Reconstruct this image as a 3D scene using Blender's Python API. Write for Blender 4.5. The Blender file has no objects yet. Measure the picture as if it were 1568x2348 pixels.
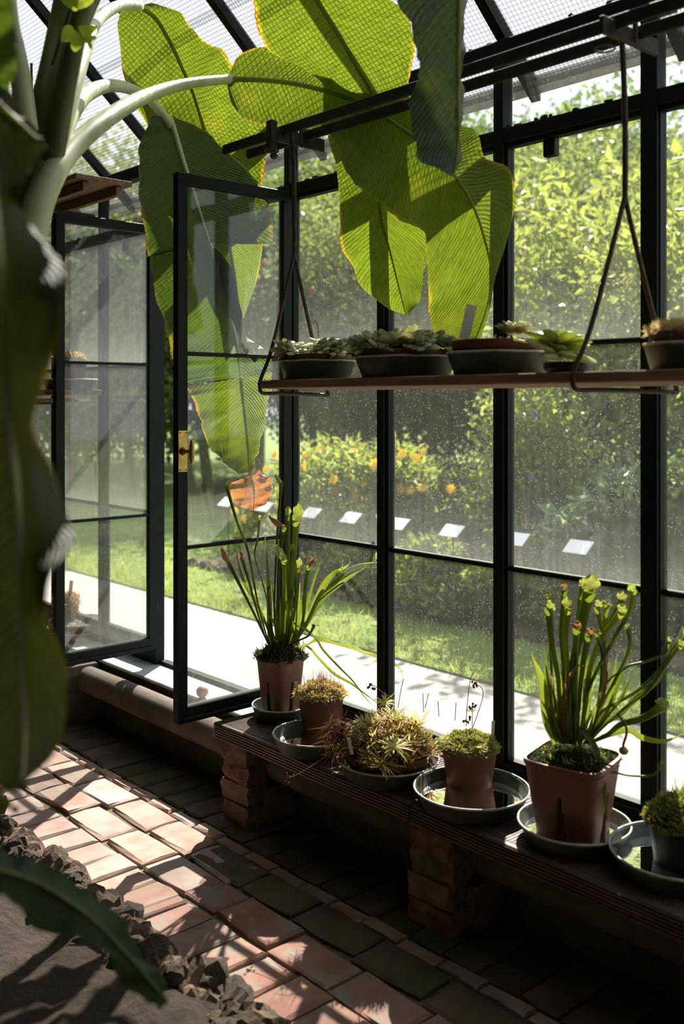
import bpy, math, random
import numpy as np
from mathutils import Vector, Matrix

SC = bpy.context.scene
COL = SC.collection
rng = np.random.default_rng(7)
random.seed(7)

# ------------------------------------------------------------------ camera
# world: +X points out through the glass wall, +Y runs along it, camera above the origin
F_PX, CX, HY = 2283.0, 784.0, 922.0          # focal length, centre column, horizon row (1568 x 2348 frame)
EYE = 1.6
ANG = math.radians(41.84)
SA, CA = math.sin(ANG), math.cos(ANG)
cam_d = bpy.data.cameras.new('camera')
cam_d.sensor_fit = 'VERTICAL'
cam_d.sensor_height = 36.0
cam_d.sensor_width = 24.0
cam_d.lens = 35.0
cam_d.shift_y = -(1174.0 - HY) / 2348.0
cam_d.clip_start = 0.05
cam_d.dof.use_dof = True
cam_d.dof.focus_distance = 3.75
cam_d.dof.aperture_fstop = 2.2
cam = bpy.data.objects.new('camera', cam_d)
cam.location = (0, 0, EYE)
cam.rotation_euler = (math.pi / 2, 0, -ANG)
COL.objects.link(cam)
SC.camera = cam

# ------------------------------------------------------------------ sky, sun, exposure
world = bpy.data.worlds.new('world')
SC.world = world
world.use_nodes = True
wn = world.node_tree
bg = wn.nodes['Background']
bg.inputs[0].default_value = (0.86, 0.91, 1.0, 1)
bg.inputs[1].default_value = 1.45
SUN_AZ = (0.812, 0.583)
SUN_EL = math.radians(43.3)
to_sun = Vector((SUN_AZ[0] * math.cos(SUN_EL), SUN_AZ[1] * math.cos(SUN_EL), math.sin(SUN_EL))).normalized()
sun_d = bpy.data.lights.new('sun', 'SUN')
sun_d.energy = 14.0
sun_d.angle = math.radians(0.5)
sun_d.color = (1.0, 0.93, 0.82)
sun = bpy.data.objects.new('sun', sun_d)
sun.rotation_euler = to_sun.to_track_quat('Z', 'Y').to_euler()
sun.location = to_sun * 30
COL.objects.link(sun)
vs = SC.view_settings
vs.view_transform = 'Standard'
vs.look = 'None'
vs.gamma = 1.0
vs.use_curve_mapping = False
vs.exposure = 0.15
SC.cycles.max_bounces = 8
SC.cycles.transparent_max_bounces = 40
SC.cycles.use_denoising = True

# ------------------------------------------------------------------ pixel -> place helpers
def V(px, py, Z):
    a = (px - CX) / F_PX
    b = (HY - py) / F_PX
    return np.array(((CA * a + SA) * Z, (-SA * a + CA) * Z, EYE + b * Z))
def onz(px, py, z):
    return V(px, py, (EYE - z) * F_PX / (py - HY))
def onX(px, py, X):
    a = (px - CX) / F_PX
    return V(px, py, X / (CA * a + SA))
def gnd(px, Z, z=0.0):
    p = V(px, 0, Z); p[2] = z
    return p

# ------------------------------------------------------------------ object helpers
ORG = {}
def put(o, label=None, cat=None, group=None, kind=None):
    if label: o['label'] = label
    if cat: o['category'] = cat
    if group: o['group'] = group
    if kind: o['kind'] = kind
    return o
def thing(name, label, cat, loc, group=None, kind=None):
    o = bpy.data.objects.new(name, None)
    o.empty_display_size = 0.05
    COL.objects.link(o)
    o.location = tuple(float(c) for c in loc)
    ORG[o.name] = np.array(loc, float)
    return put(o, label, cat, group, kind)
def mk_mesh(name, verts, faces, mats, smooth=True, uv=None, rnd=None, mi=None):
    me = bpy.data.meshes.new(name)
    verts = np.asarray(verts, float).reshape(-1, 3)
    if isinstance(faces, np.ndarray):
        n, k = faces.shape
        me.vertices.add(len(verts)); me.vertices.foreach_set('co', verts.ravel())
        me.loops.add(n * k); me.loops.foreach_set('vertex_index', faces.ravel().astype(np.int32))
        me.polygons.add(n)
        me.polygons.foreach_set('loop_start', np.arange(0, n * k, k, dtype=np.int32))
        me.polygons.foreach_set('loop_total', np.full(n, k, dtype=np.int32))
        me.update(calc_edges=True)
    else:
        me.from_pydata([tuple(v) for v in verts], [], [tuple(f) for f in faces])
    if not isinstance(mats, (list, tuple)): mats = [mats]
    for m in mats: me.materials.append(m)
    np_ = len(me.polygons)
    me.polygons.foreach_set('use_smooth', np.full(np_, bool(smooth)))
    if mi is not None: me.polygons.foreach_set('material_index', np.asarray(mi, dtype=np.int32))
    if uv is not None:
        ul = me.uv_layers.new(name='UVMap')
        li = np.empty(len(me.loops), dtype=np.int32); me.loops.foreach_get('vertex_index', li)
        ul.data.foreach_set('uv', np.asarray(uv, float)[li].ravel())
    if rnd is not None:
        at = me.attributes.new('rnd', 'FLOAT', 'POINT')
        at.data.foreach_set('value', np.asarray(rnd, dtype=np.float32))
    me.update()
    return me
def add(name, vf, mat, parent=None, loc=None, smooth=True, uv=None, rnd=None, mi=None, label=None, cat=None, group=None, kind=None):
    verts, faces = vf
    verts = np.asarray(verts, float).reshape(-1, 3)
    if parent is not None: org = ORG[parent.name]
    elif loc is not None: org = np.array(loc, float)
    else: org = np.zeros(3)
    me = mk_mesh(name, verts - org, faces, mat, smooth, uv, rnd, mi)
    o = bpy.data.objects.new(name, me)
    COL.objects.link(o)
    if parent is not None: o.parent = parent
    else: o.location = tuple(float(c) for c in org)
    ORG[o.name] = org
    return put(o, label, cat, group, kind)
def inst(name, me, parent, loc, rot=(0, 0, 0), scale=(1, 1, 1)):
    o = bpy.data.objects.new(name, me)
    COL.objects.link(o)
    org = np.zeros(3)
    if parent is not None:
        o.parent = parent; org = ORG[parent.name]
    o.location = tuple(float(c) for c in (np.array(loc, float) - org))
    o.rotation_euler = rot
    o.scale = scale if not isinstance(scale, (int, float)) else (scale,) * 3
    ORG[o.name] = np.array(loc, float)
    return o

# ------------------------------------------------------------------ shape helpers
def join(*vfs):
    vs_, fs_ = [], []; k = 0
    for v, f in vfs:
        v = np.asarray(v, float).reshape(-1, 3)
        vs_.append(v); fs_ += [tuple(int(i) + k for i in q) for q in f]; k += len(v)
    return np.concatenate(vs_), fs_
def box(x0, x1, y0, y1, z0, z1, bev=0.0):
    if bev <= 0:
        v = [(x0, y0, z0), (x1, y0, z0), (x1, y1, z0), (x0, y1, z0), (x0, y0, z1), (x1, y0, z1), (x1, y1, z1), (x0, y1, z1)]
        return np.array(v, float), [(0, 3, 2, 1), (4, 5, 6, 7), (0, 1, 5, 4), (1, 2, 6, 5), (2, 3, 7, 6), (3, 0, 4, 7)]
    b = min(bev, (x1 - x0) * .45, (y1 - y0) * .45, (z1 - z0) * .45)
    def ring(z, i): return [(x0 + i, y0 + i, z), (x1 - i, y0 + i, z), (x1 - i, y1 - i, z), (x0 + i, y1 - i, z)]
    v = ring(z0, b) + ring(z0 + b, 0) + ring(z1 - b, 0) + ring(z1, b)
    f = [(3, 2, 1, 0), (12, 13, 14, 15)]
    for r in range(3):
        for k in range(4):
            a, c = r * 4 + k, r * 4 + (k + 1) % 4
            f.append((a, c, c + 4, a + 4))
    return np.array(v, float), f
def spline(pts, n):
    P = np.asarray(pts, float)
    m = len(P)
    if m == 2:
        t = np.linspace(0, 1, n)[:, None]
        return P[0] * (1 - t) + P[1] * t
    E = np.vstack([2 * P[0] - P[1], P, 2 * P[-1] - P[-2]])
    out = []
    for s in np.linspace(0, m - 1, n):
        i = min(int(s), m - 2); t = s - i
        a, b, c, d = E[i], E[i + 1], E[i + 2], E[i + 3]
        out.append(0.5 * ((2 * b) + (-a + c) * t + (2 * a - 5 * b + 4 * c - d) * t * t + (-a + 3 * b - 3 * c + d) * t ** 3))
    return np.array(out)
def frames(P):
    T = np.gradient(P, axis=0)
    T /= np.linalg.norm(T, axis=1)[:, None] + 1e-9
    up = np.array((0, 0, 1.0)) if abs(T[0][2]) < .9 else np.array((1.0, 0, 0))
    n = np.cross(T[0], up); n /= np.linalg.norm(n)
    N = [n]
    for i in range(1, len(P)):
        n = N[-1] - T[i] * np.dot(N[-1], T[i])
        n /= np.linalg.norm(n) + 1e-9
        N.append(n)
    N = np.array(N)
    return T, N, np.cross(T, N)
def tube(P, R, n=8, cap=True, squash=1.0):
    P = np.asarray(P, float); m = len(P)
    R = np.full(m, R) if np.isscalar(R) else np.asarray(R, float)
    T, N, B = frames(P)
    a = np.linspace(0, 2 * math.pi, n, endpoint=False)
    v = (P[:, None, :] + R[:, None, None] * (np.cos(a)[None, :, None] * N[:, None, :] + squash * np.sin(a)[None, :, None] * B[:, None, :])).reshape(-1, 3)
    f = [(i * n + j, i * n + (j + 1) % n, (i + 1) * n + (j + 1) % n, (i + 1) * n + j) for i in range(m - 1) for j in range(n)]
    if cap:
        f.append(tuple(range(n - 1, -1, -1))); f.append(tuple((m - 1) * n + j for j in range(n)))
    return v, f
def lathe(prof, c, n=40, close=False):
    prof = np.asarray(prof, float); m = len(prof)
    a = np.linspace(0, 2 * math.pi, n, endpoint=False)
    v = np.empty((m, n, 3))
    v[:, :, 0] = c[0] + prof[:, 0:1] * np.cos(a); v[:, :, 1] = c[1] + prof[:, 0:1] * np.sin(a); v[:, :, 2] = c[2] + prof[:, 1:2]
    f = [(i * n + j, i * n + (j + 1) % n, (i + 1) * n + (j + 1) % n, (i + 1) * n + j) for i in range(m - 1) for j in range(n)]
    if close:
        f.append(tuple(range(n - 1, -1, -1))); f.append(tuple((m - 1) * n + j for j in range(n)))
    return v.reshape(-1, 3), f
def ellipsoid(c, r, nu=10, nv=8, jit=0.0):
    v, f = [], []
    for i in range(nv + 1):
        th = math.pi * i / nv
        for j in range(nu):
            ph = 2 * math.pi * j / nu
            k = 1 + (random.uniform(-jit, jit) if jit else 0)
            v.append((c[0] + r[0] * k * math.sin(th) * math.cos(ph), c[1] + r[1] * k * math.sin(th) * math.sin(ph), c[2] + r[2] * k * math.cos(th)))
    for i in range(nv):
        for j in range(nu):
            f.append((i * nu + j, (i + 1) * nu + j, (i + 1) * nu + (j + 1) % nu, i * nu + (j + 1) % nu))
    return np.array(v), f
def xform(vf, M):
    v, f = vf
    v = np.asarray(v, float)
    M = np.array(M)
    return v @ M[:3, :3].T + M[:3, 3], f
def blades(P, D, L, W, bend=0.3, sag=0.0, g=None):
    """thin tapering blades: P base points, D unit directions, lengths L, widths W (all numpy)"""
    g = g or rng
    n = len(P)
    L = np.broadcast_to(L, n)[:, None]; W = np.broadcast_to(W, n)[:, None]
    S = np.cross(D, g.normal(size=(n, 3))); S /= np.linalg.norm(S, axis=1)[:, None] + 1e-9
    K = g.normal(size=(n, 3)) * bend; K[:, 2] -= sag
    M = P + D * L * .5 + K * L * .15
    T = P + D * L + K * L * .6
    v = np.stack([P - S * W * .35, P + S * W * .35, M - S * W * .5, M + S * W * .5, T], axis=1).reshape(-1, 3)
    b = np.arange(n)[:, None] * 5
    q = np.concatenate([b + np.array([[0, 1, 3]]), b + np.array([[0, 3, 2]]), b + np.array([[2, 3, 4]])]).astype(np.int32)
    return v, q, np.repeat(g.random(n), 5)
def leaves(P, D, N, L, W, fold=0.2, g=None):
    """diamond leaf quads folded on the midrib"""
    g = g or rng
    n = len(P)
    L = np.broadcast_to(L, n)[:, None]; W = np.broadcast_to(W, n)[:, None]
    S = np.cross(D, N); S /= np.linalg.norm(S, axis=1)[:, None] + 1e-9
    U = np.cross(S, D)
    M = P + D * L * .45 + U * W * fold
    v = np.stack([P, M - S * W * .5, P + D * L - U * W * fold * .5, M + S * W * .5], axis=1).reshape(-1, 3)
    q = (np.arange(n)[:, None] * 4 + np.array([[0, 1, 2, 3]])).astype(np.int32)
    return v, q, np.repeat(g.random(n), 4)
def unit(a):
    return a / (np.linalg.norm(a, axis=1)[:, None] + 1e-9)

# ------------------------------------------------------------------ materials
def new_mat(name):
    m = bpy.data.materials.new(name); m.use_nodes = True
    nt = m.node_tree; nt.nodes.clear()
    out = nt.nodes.new('ShaderNodeOutputMaterial')
    return m, nt, out
def N_(nt, t, **kw):
    n = nt.nodes.new(t)
    for k, v in kw.items():
        if k.startswith('i_'):
            key = k[2:]; key = int(key) if key.isdigit() else key.replace('_', ' ')
            n.inputs[key].default_value = v
        else: setattr(n, k, v)
    return n
def c4(c): return (c[0], c[1], c[2], 1.0)
def ramp(nt, fac, stops):
    r = nt.nodes.new('ShaderNodeValToRGB')
    while len(r.color_ramp.elements) < len(stops): r.color_ramp.elements.new(0.5)
    for e, (p, c) in zip(r.color_ramp.elements, stops):
        e.position = p; e.color = c4(c) if len(c) == 3 else c
    nt.links.new(fac, r.inputs[0])
    return r.outputs[0]
def mixc(nt, fac, a, b, mode='MIX'):
    m = nt.nodes.new('ShaderNodeMix'); m.data_type = 'RGBA'; m.blend_type = mode
    for key, val in ((0, fac), (6, a), (7, b)):
        if hasattr(val, 'links'): nt.links.new(val, m.inputs[key])
        else: m.inputs[key].default_value = val if not isinstance(val, tuple) else c4(val)
    return m.outputs[2]
def math_(nt, op, a, b=None, clamp=False):
    m = nt.nodes.new('ShaderNodeMath'); m.operation = op; m.use_clamp = clamp
    for k, v in ((0, a), (1, b)):
        if v is None: continue
        if hasattr(v, 'links'): nt.links.new(v, m.inputs[k])
        else: m.inputs[k].default_value = v
    return m.outputs[0]
def coords(nt, kind='Object', scale=(1, 1, 1)):
    tc = nt.nodes.new('ShaderNodeTexCoord'); mp = nt.nodes.new('ShaderNodeMapping')
    mp.inputs['Scale'].default_value = scale
    nt.links.new(tc.outputs[kind], mp.inputs[0])
    return mp.outputs[0]
def noise(nt, vec, scale, detail=4, rough=.55):
    n = N_(nt, 'ShaderNodeTexNoise', i_Scale=scale, i_Detail=detail, i_Roughness=rough)
    nt.links.new(vec, n.inputs['Vector'])
    return n.outputs['Fac']
def bump(nt, h, strength=.3, dist=.01):
    b = N_(nt, 'ShaderNodeBump', i_Strength=strength, i_Distance=dist)
    nt.links.new(h, b.inputs['Height'])
    return b.outputs[0]
def surf(name, c1, c2, scale=12, rough=.7, bumps=.3, bdist=.004, detail=6, stretch=(1, 1, 1), metal=0.0, spec=.4, c3=None, s3=3, t3=(.5, .7), rand=0.0, lo=.35, hi=.65):
    m, nt, out = new_mat(name)
    p = N_(nt, 'ShaderNodeBsdfPrincipled', i_Roughness=rough, i_Metallic=metal)
    p.inputs['Specular IOR Level'].default_value = spec
    vec = coords(nt, 'Object', stretch)
    if rand:
        oi = nt.nodes.new('ShaderNodeObjectInfo')
        va = nt.nodes.new('ShaderNodeVectorMath'); va.operation = 'ADD'
        sc = nt.nodes.new('ShaderNodeVectorMath'); sc.operation = 'SCALE'; sc.inputs[0].default_value = (17, 31, 9)
        nt.links.new(oi.outputs['Random'], sc.inputs['Scale']); nt.links.new(vec, va.inputs[0]); nt.links.new(sc.outputs[0], va.inputs[1])
        vec = va.outputs[0]
    n = noise(nt, vec, scale, detail)
    col = ramp(nt, n, [(lo, c1), (hi, c2)])
    if c3 is not None:
        col = mixc(nt, ramp(nt, noise(nt, vec, s3, 5), [(t3[0], (0, 0, 0)), (t3[1], (1, 1, 1))]), col, c3)
    if rand:
        hs = N_(nt, 'ShaderNodeHueSaturation')
        nt.links.new(math_(nt, 'ADD', math_(nt, 'MULTIPLY', oi.outputs['Random'], rand), 1 - rand * .5), hs.inputs['Value'])
        nt.links.new(math_(nt, 'ADD', math_(nt, 'MULTIPLY', math_(nt, 'FRACT', math_(nt, 'MULTIPLY', oi.outputs['Random'], 7.31)), rand * .7), 1 - rand * .35), hs.inputs['Saturation'])
        nt.links.new(col, hs.inputs['Color']); col = hs.outputs[0]
    nt.links.new(col, p.inputs['Base Color'])
    if bumps: nt.links.new(bump(nt, noise(nt, vec, scale * 2.3, 8, .65), bumps, bdist), p.inputs['Normal'])
    nt.links.new(p.outputs[0], out.inputs[0])
    return m
def leafmat(name, c1, c2, t1, t2, trans=.5, rough=.45, nscale=6, spec=.35):
    """thin foliage: front colour c1..c2, light coming through t1..t2, varied per leaf by the 'rnd' attribute"""
    m, nt, out = new_mat(name)
    at = N_(nt, 'ShaderNodeAttribute', attribute_name='rnd')
    n = noise(nt, coords(nt), nscale, 3)
    f = math_(nt, 'ADD', math_(nt, 'MULTIPLY', at.outputs['Fac'], .7), math_(nt, 'MULTIPLY', n, .45), True)
    p = N_(nt, 'ShaderNodeBsdfPrincipled', i_Roughness=rough); p.inputs['Specular IOR Level'].default_value = spec
    t = N_(nt, 'ShaderNodeBsdfTranslucent')
    nt.links.new(ramp(nt, f, [(.1, c1), (.9, c2)]), p.inputs['Base Color'])
    nt.links.new(ramp(nt, f, [(.1, t1), (.9, t2)]), t.inputs['Color'])
    mx = N_(nt, 'ShaderNodeMixShader', i_0=trans)
    nt.links.new(p.outputs[0], mx.inputs[1]); nt.links.new(t.outputs[0], mx.inputs[2])
    nt.links.new(mx.outputs[0], out.inputs[0])
    return m
def glass(name, dust=.12, tint=(.90, .93, .91), wire=False, specks=.26, streak=True):
    m, nt, out = new_mat(name)
    tr = N_(nt, 'ShaderNodeBsdfTransparent', i_0=c4(tint))
    vec = coords(nt)
    n1 = noise(nt, vec, 3.0, 4)
    n2 = noise(nt, coords(nt, 'Object', (30, 30, 2.2)), 2.0, 5)
    d = math_(nt, 'ADD', math_(nt, 'MULTIPLY', n1, dust), math_(nt, 'MULTIPLY', n2, dust * (1.3 if streak else .4)))
    vo = N_(nt, 'ShaderNodeTexVoronoi', i_Scale=95.0); nt.links.new(vec, vo.inputs['Vector'])
    sp = math_(nt, 'MULTIPLY', math_(nt, 'LESS_THAN', vo.outputs['Distance'], .16), specks)
    sp = math_(nt, 'MULTIPLY', sp, math_(nt, 'GREATER_THAN', noise(nt, vec, 22, 2), .5))
    d = math_(nt, 'ADD', d, sp, True)
    if not wire:      # grime gathered along the lower edge of the pane
        gz = nt.nodes.new('ShaderNodeSeparateXYZ'); nt.links.new(nt.nodes.new('ShaderNodeTexCoord').outputs['Generated'], gz.inputs[0])
        low = math_(nt, 'POWER', math_(nt, 'SUBTRACT', 1.0, gz.outputs[2], True), 5.0)
        d = math_(nt, 'ADD', d, math_(nt, 'MULTIPLY', math_(nt, 'MULTIPLY', low, .10), math_(nt, 'ADD', n2, .3)), True)
    if wire:
        sx = nt.nodes.new('ShaderNodeSeparateXYZ')
        uvn = nt.nodes.new('ShaderNodeUVMap'); nt.links.new(uvn.outputs[0], sx.inputs[0])
        gs = []
        for k in (0, 1):
            fr = math_(nt, 'FRACT', math_(nt, 'MULTIPLY', sx.outputs[k], 1 / .0165))
            gs.append(math_(nt, 'LESS_THAN', math_(nt, 'ABSOLUTE', math_(nt, 'SUBTRACT', fr, .5)), .11 if k else .12))
        g = math_(nt, 'MAXIMUM', gs[0], gs[1])
        tc = mixc(nt, g, tint, tuple(x * .62 for x in tint))
        nt.links.new(tc, tr.inputs[0])
    df = N_(nt, 'ShaderNodeBsdfDiffuse', i_0=(.62, .62, .58, 1))
    tl = N_(nt, 'ShaderNodeBsdfTranslucent', i_0=(.66, .66, .62, 1))
    ds = N_(nt, 'ShaderNodeMixShader', i_0=.6); nt.links.new(df.outputs[0], ds.inputs[1]); nt.links.new(tl.outputs[0], ds.inputs[2])
    mx = N_(nt, 'ShaderNodeMixShader'); nt.links.new(d, mx.inputs[0]); nt.links.new(tr.outputs[0], mx.inputs[1]); nt.links.new(ds.outputs[0], mx.inputs[2])
    gl = N_(nt, 'ShaderNodeBsdfGlossy', i_0=(1, 1, 1, 1), i_Roughness=.03)
    lw = N_(nt, 'ShaderNodeLayerWeight', i_Blend=.5)
    fr = math_(nt, 'ADD', math_(nt, 'MULTIPLY', math_(nt, 'POWER', lw.outputs['Facing'], 5.0), .7), .025, True)
    m2 = N_(nt, 'ShaderNodeMixShader'); nt.links.new(fr, m2.inputs[0]); nt.links.new(mx.outputs[0], m2.inputs[1]); nt.links.new(gl.outputs[0], m2.inputs[2])
    nt.links.new(m2.outputs[0], out.inputs[0])
    return m
def banana_mat(name, c1, c2, t1, t2, trans=.55, edge=True, rough=.38):
    m, nt, out = new_mat(name)
    uvn = nt.nodes.new('ShaderNodeUVMap'); sx = nt.nodes.new('ShaderNodeSeparateXYZ'); nt.links.new(uvn.outputs[0], sx.inputs[0])
    side = math_(nt, 'ABSOLUTE', math_(nt, 'SUBTRACT', sx.outputs[1], .5))
    cv = nt.nodes.new('ShaderNodeCombineXYZ')
    nt.links.new(math_(nt, 'SUBTRACT', sx.outputs[0], math_(nt, 'MULTIPLY', side, .28)), cv.inputs[0])
    nt.links.new(math_(nt, 'MULTIPLY', sx.outputs[1], .12), cv.inputs[1])
    n_f = noise(nt, cv.outputs[0], 190, 2)           # lateral veins
    n_c = noise(nt, cv.outputs[0], 45, 3)
    n_b = noise(nt, coords(nt), 5, 4)
    f = math_(nt, 'ADD', math_(nt, 'MULTIPLY', n_f, .55), math_(nt, 'MULTIPLY', n_c, .45))
    fc = ramp(nt, f, [(.35, c1), (.65, c2)]); ft = ramp(nt, f, [(.32, t1), (.68, t2)])
    blot = ramp(nt, n_b, [(.58, (0, 0, 0)), (.8, (1, 1, 1))])
    ft = mixc(nt, math_(nt, 'MULTIPLY', blot, .5), ft, (.34, .33, .02))
    if edge:
        e = math_(nt, 'ADD', side, math_(nt, 'MULTIPLY', math_(nt, 'SUBTRACT', noise(nt, coords(nt), 9, 3), .5), .09))
        pat = ramp(nt, noise(nt, coords(nt), 3.3, 2), [(.46, (0, 0, 0)), (.62, (1, 1, 1))])
        ey = math_(nt, 'MULTIPLY', ramp(nt, e, [(.468, (0, 0, 0)), (.495, (1, 1, 1))]), math_(nt, 'ADD', math_(nt, 'MULTIPLY', pat, .85), .08)); eb = math_(nt, 'MULTIPLY', ramp(nt, e, [(.495, (0, 0, 0)), (.506, (1, 1, 1))]), pat)
        fc = mixc(nt, ey, fc, (.42, .36, .04)); ft = mixc(nt, ey, ft, (.62, .45, .02))
        fc = mixc(nt, eb, fc, (.16, .06, .02)); ft = mixc(nt, eb, ft, (.45, .12, .02))
    p = N_(nt, 'ShaderNodeBsdfPrincipled', i_Roughness=rough); p.inputs['Specular IOR Level'].default_value = .35
    t = N_(nt, 'ShaderNodeBsdfTranslucent')
    nt.links.new(fc, p.inputs['Base Color']); nt.links.new(ft, t.inputs['Color'])
    bw = math_(nt, 'SINE', math_(nt, 'MULTIPLY', math_(nt, 'ADD', math_(nt, 'SUBTRACT', sx.outputs[0], math_(nt, 'MULTIPLY', side, .28)), math_(nt, 'MULTIPLY', n_b, .02)), 430.0))
    b = bump(nt, math_(nt, 'ADD', math_(nt, 'MULTIPLY', bw, .5), n_f), .55, .004)
    nt.links.new(b, p.inputs['Normal']); nt.links.new(b, t.inputs['Normal'])
    mx = N_(nt, 'ShaderNodeMixShader', i_0=trans); nt.links.new(p.outputs[0], mx.inputs[1]); nt.links.new(t.outputs[0], mx.inputs[2])
    nt.links.new(mx.outputs[0], out.inputs[0])
    return m
def water_mat(name):
    m, nt, out = new_mat(name)
    tr = N_(nt, 'ShaderNodeBsdfTransparent', i_0=(.32, .29, .19, 1)); gl = N_(nt, 'ShaderNodeBsdfGlossy', i_0=(1, 1, 1, 1), i_Roughness=.02)
    fr = N_(nt, 'ShaderNodeFresnel', i_IOR=1.33)
    nt.links.new(bump(nt, noise(nt, coords(nt), 14, 2), .05, .01), gl.inputs['Normal'])
    df = N_(nt, 'ShaderNodeBsdfDiffuse', i_0=(.075, .065, .035, 1)); mu = N_(nt, 'ShaderNodeMixShader', i_0=.35)
    nt.links.new(tr.outputs[0], mu.inputs[1]); nt.links.new(df.outputs[0], mu.inputs[2])
    mx = N_(nt, 'ShaderNodeMixShader'); nt.links.new(fr.outputs[0], mx.inputs[0]); nt.links.new(mu.outputs[0], mx.inputs[1]); nt.links.new(gl.outputs[0], mx.inputs[2])
    nt.links.new(mx.outputs[0], out.inputs[0])
    return m

M = {}
M['frame'] = surf('frame_paint', (.004, .008, .007), (.008, .013, .011), 30, .5, .12, .002, spec=.15)
M['iron'] = surf('rusty_iron', (.035, .026, .02), (.075, .05, .035), 60, .6, .3, .001, metal=.3)
M['rail'] = surf('rail_iron', (.018, .015, .013), (.04, .032, .027), 40, .55, .25, .001, metal=.3)
M['brass'] = surf('brass', (.42, .26, .07), (.55, .36, .11), 40, .32, .05, .001, metal=1.0)
M['pane'] = glass('window_glass', .020, (.965, .975, .965))
M['pane_dusty'] = glass('dusty_casement_glass', .032, (.955, .965, .955))
M['roof_glass'] = glass('wired_roof_glass', .055, (.97, .975, .98), wire=True, specks=0.0, streak=False)
M['brick'] = surf('floor_brick', (.25, .15, .118), (.34, .245, .205), 7, .85, .5, .004, c3=(.31, .27, .23), s3=9, t3=(.5, .75), rand=.45)
M['mortar'] = surf('floor_mortar', (.05, .042, .028), (.13, .11, .075), 25, .95, .6, .006, c3=(.09, .10, .03), s3=4, t3=(.5, .66))
M['wallstone'] = surf('mossy_wall', (.035, .029, .021), (.075, .06, .045), 14, .95, .7, .01, c3=(.07, .075, .015), s3=5, t3=(.42, .6))
M['sill'] = surf('painted_sill', (.32, .37, .36), (.40, .43, .42), 10, .6, .2, .003, c3=(.12, .25, .23), s3=6, t3=(.56, .7))
M['plaster'] = surf('old_plaster', (.07, .058, .045), (.12, .1, .078), 5, .95, .5, .01)
M['pier'] = surf('pier_stone', (.10, .055, .036), (.18, .115, .08), 18, .92, .8, .012, c3=(.17, .14, .11), s3=7, t3=(.45, .65), rand=.3)
M['duct'] = surf('clay_duct', (.075, .06, .05), (.13, .108, .09), 9, .85, .3, .003, c3=(.10, .08, .06), s3=5, t3=(.5, .7))
M['bench'] = surf('bench_wood', (.04, .023, .016), (.095, .053, .036), 5, .42, .5, .004, stretch=(14, 1, 14), c3=(.11, .08, .062), s3=3, t3=(.54, .7))
M['shelf'] = surf('shelf_wood', (.19, .115, .06), (.34, .22, .125), 4, .75, .35, .003, stretch=(16, 1, 16))
M['oldwood'] = surf('old_wood', (.13, .075, .045), (.25, .155, .10), 4, .8, .4, .003, stretch=(14, 1, 14))
M['darkboard'] = surf('dark_boards', (.03, .022, .016), (.06, .045, .032), 4, .85, .3, .003, stretch=(14, 1, 14))
M['brick_red'] = surf('red_brick', (.20, .095, .07), (.29, .165, .13), 7, .88, .6, .005, c3=(.22, .195, .16), s3=11, t3=(.48, .68), rand=.4)
M['brick_moss_shade'] = surf('mossy_shaded_brick', (.075, .055, .036), (.13, .09, .062), 7, .9, .6, .005, c3=(.055, .06, .022), s3=6, t3=(.45, .65), rand=.4)  # moss colour, with the floor's shade on the bench side darkened into it
M['saucer'] = surf('saucer_plastic', (.026, .036, .031), (.055, .068, .058), 14, .5, .15, .002, c3=(.12, .12, .095), s3=9, t3=(.58, .75))
M['saucer_green'] = surf('saucer_green_plastic', (.02, .05, .038), (.05, .09, .07), 14, .45, .1, .002)
M['rim'] = surf('limescale_rim', (.30, .31, .27), (.50, .51, .46), 40, .55, .3, .001)
M['potbrown'] = surf('brown_plastic', (.135, .055, .03), (.17, .075, .04), 8, .5, .06, .002)
M['terracotta'] = surf('terracotta', (.12, .052, .032), (.18, .085, .055), 16, .85, .25, .002)
M['blackpot'] = surf('black_plastic', (.012, .012, .012), (.028, .028, .026), 14, .45, .1, .001)
M['soil'] = surf('dark_soil', (.018, .013, .008), (.055, .04, .025), 60, .95, .9, .01)
M['gravelsoil'] = surf('grit', (.08, .075, .065), (.24, .22, .19), 120, .95, .9, .006)
M['sand'] = surf('sandy_soil', (.028, .018, .011), (.056, .037, .023), 22, .95, 1.0, .03, c3=(.014, .010, .006), s3=17, t3=(.5, .72))
M['rock'] = surf('bed_rock', (.055, .040, .027), (.15, .11, .075), 9, .92, .9, .02, rand=.5)
M['water'] = water_mat('saucer_water')
M['white_tag'] = surf('label_plastic', (.62, .60, .55), (.74, .72, .68), 20, .5, 0)
M['sign'] = surf('sign_plate', (.80, .82, .84), (.86, .87, .88), 4, .45, 0)
M['signprint'] = surf('sign_print', (.12, .12, .12), (.2, .2, .2), 4, .6, 0)
M['gravel'] = surf('gravel', (.30, .28, .26), (.38, .36, .335), 40, .95, .5, .01, c3=(.27, .255, .235), s3=1.2, t3=(.5, .8))
M['lawn'] = surf('lawn', (.075, .13, .02), (.16, .23, .04), 5, .95, .8, .03, c3=(.20, .24, .06), s3=1.5, t3=(.5, .7))
M['bedsoil'] = surf('garden_soil', (.06, .045, .03), (.13, .10, .065), 12, .95, .8, .02)
M['bark'] = surf('bark', (.05, .04, .03), (.10, .08, .06), 14, .95, .8, .02, stretch=(1, 1, .2))
M['redball'] = surf('red_ball', (.42, .19, .15), (.5, .25, .2), 14, .55, .1, .001)
M['stem'] = surf('banana_petiole', (.40, .44, .22), (.60, .62, .42), 7, .4, .08, .002, stretch=(1, 1, .4))
M['stem_dark'] = surf('banana_pseudostem', (.06, .085, .025), (.13, .16, .06), 6, .5, .15, .003, stretch=(4, 4, .5))
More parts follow.
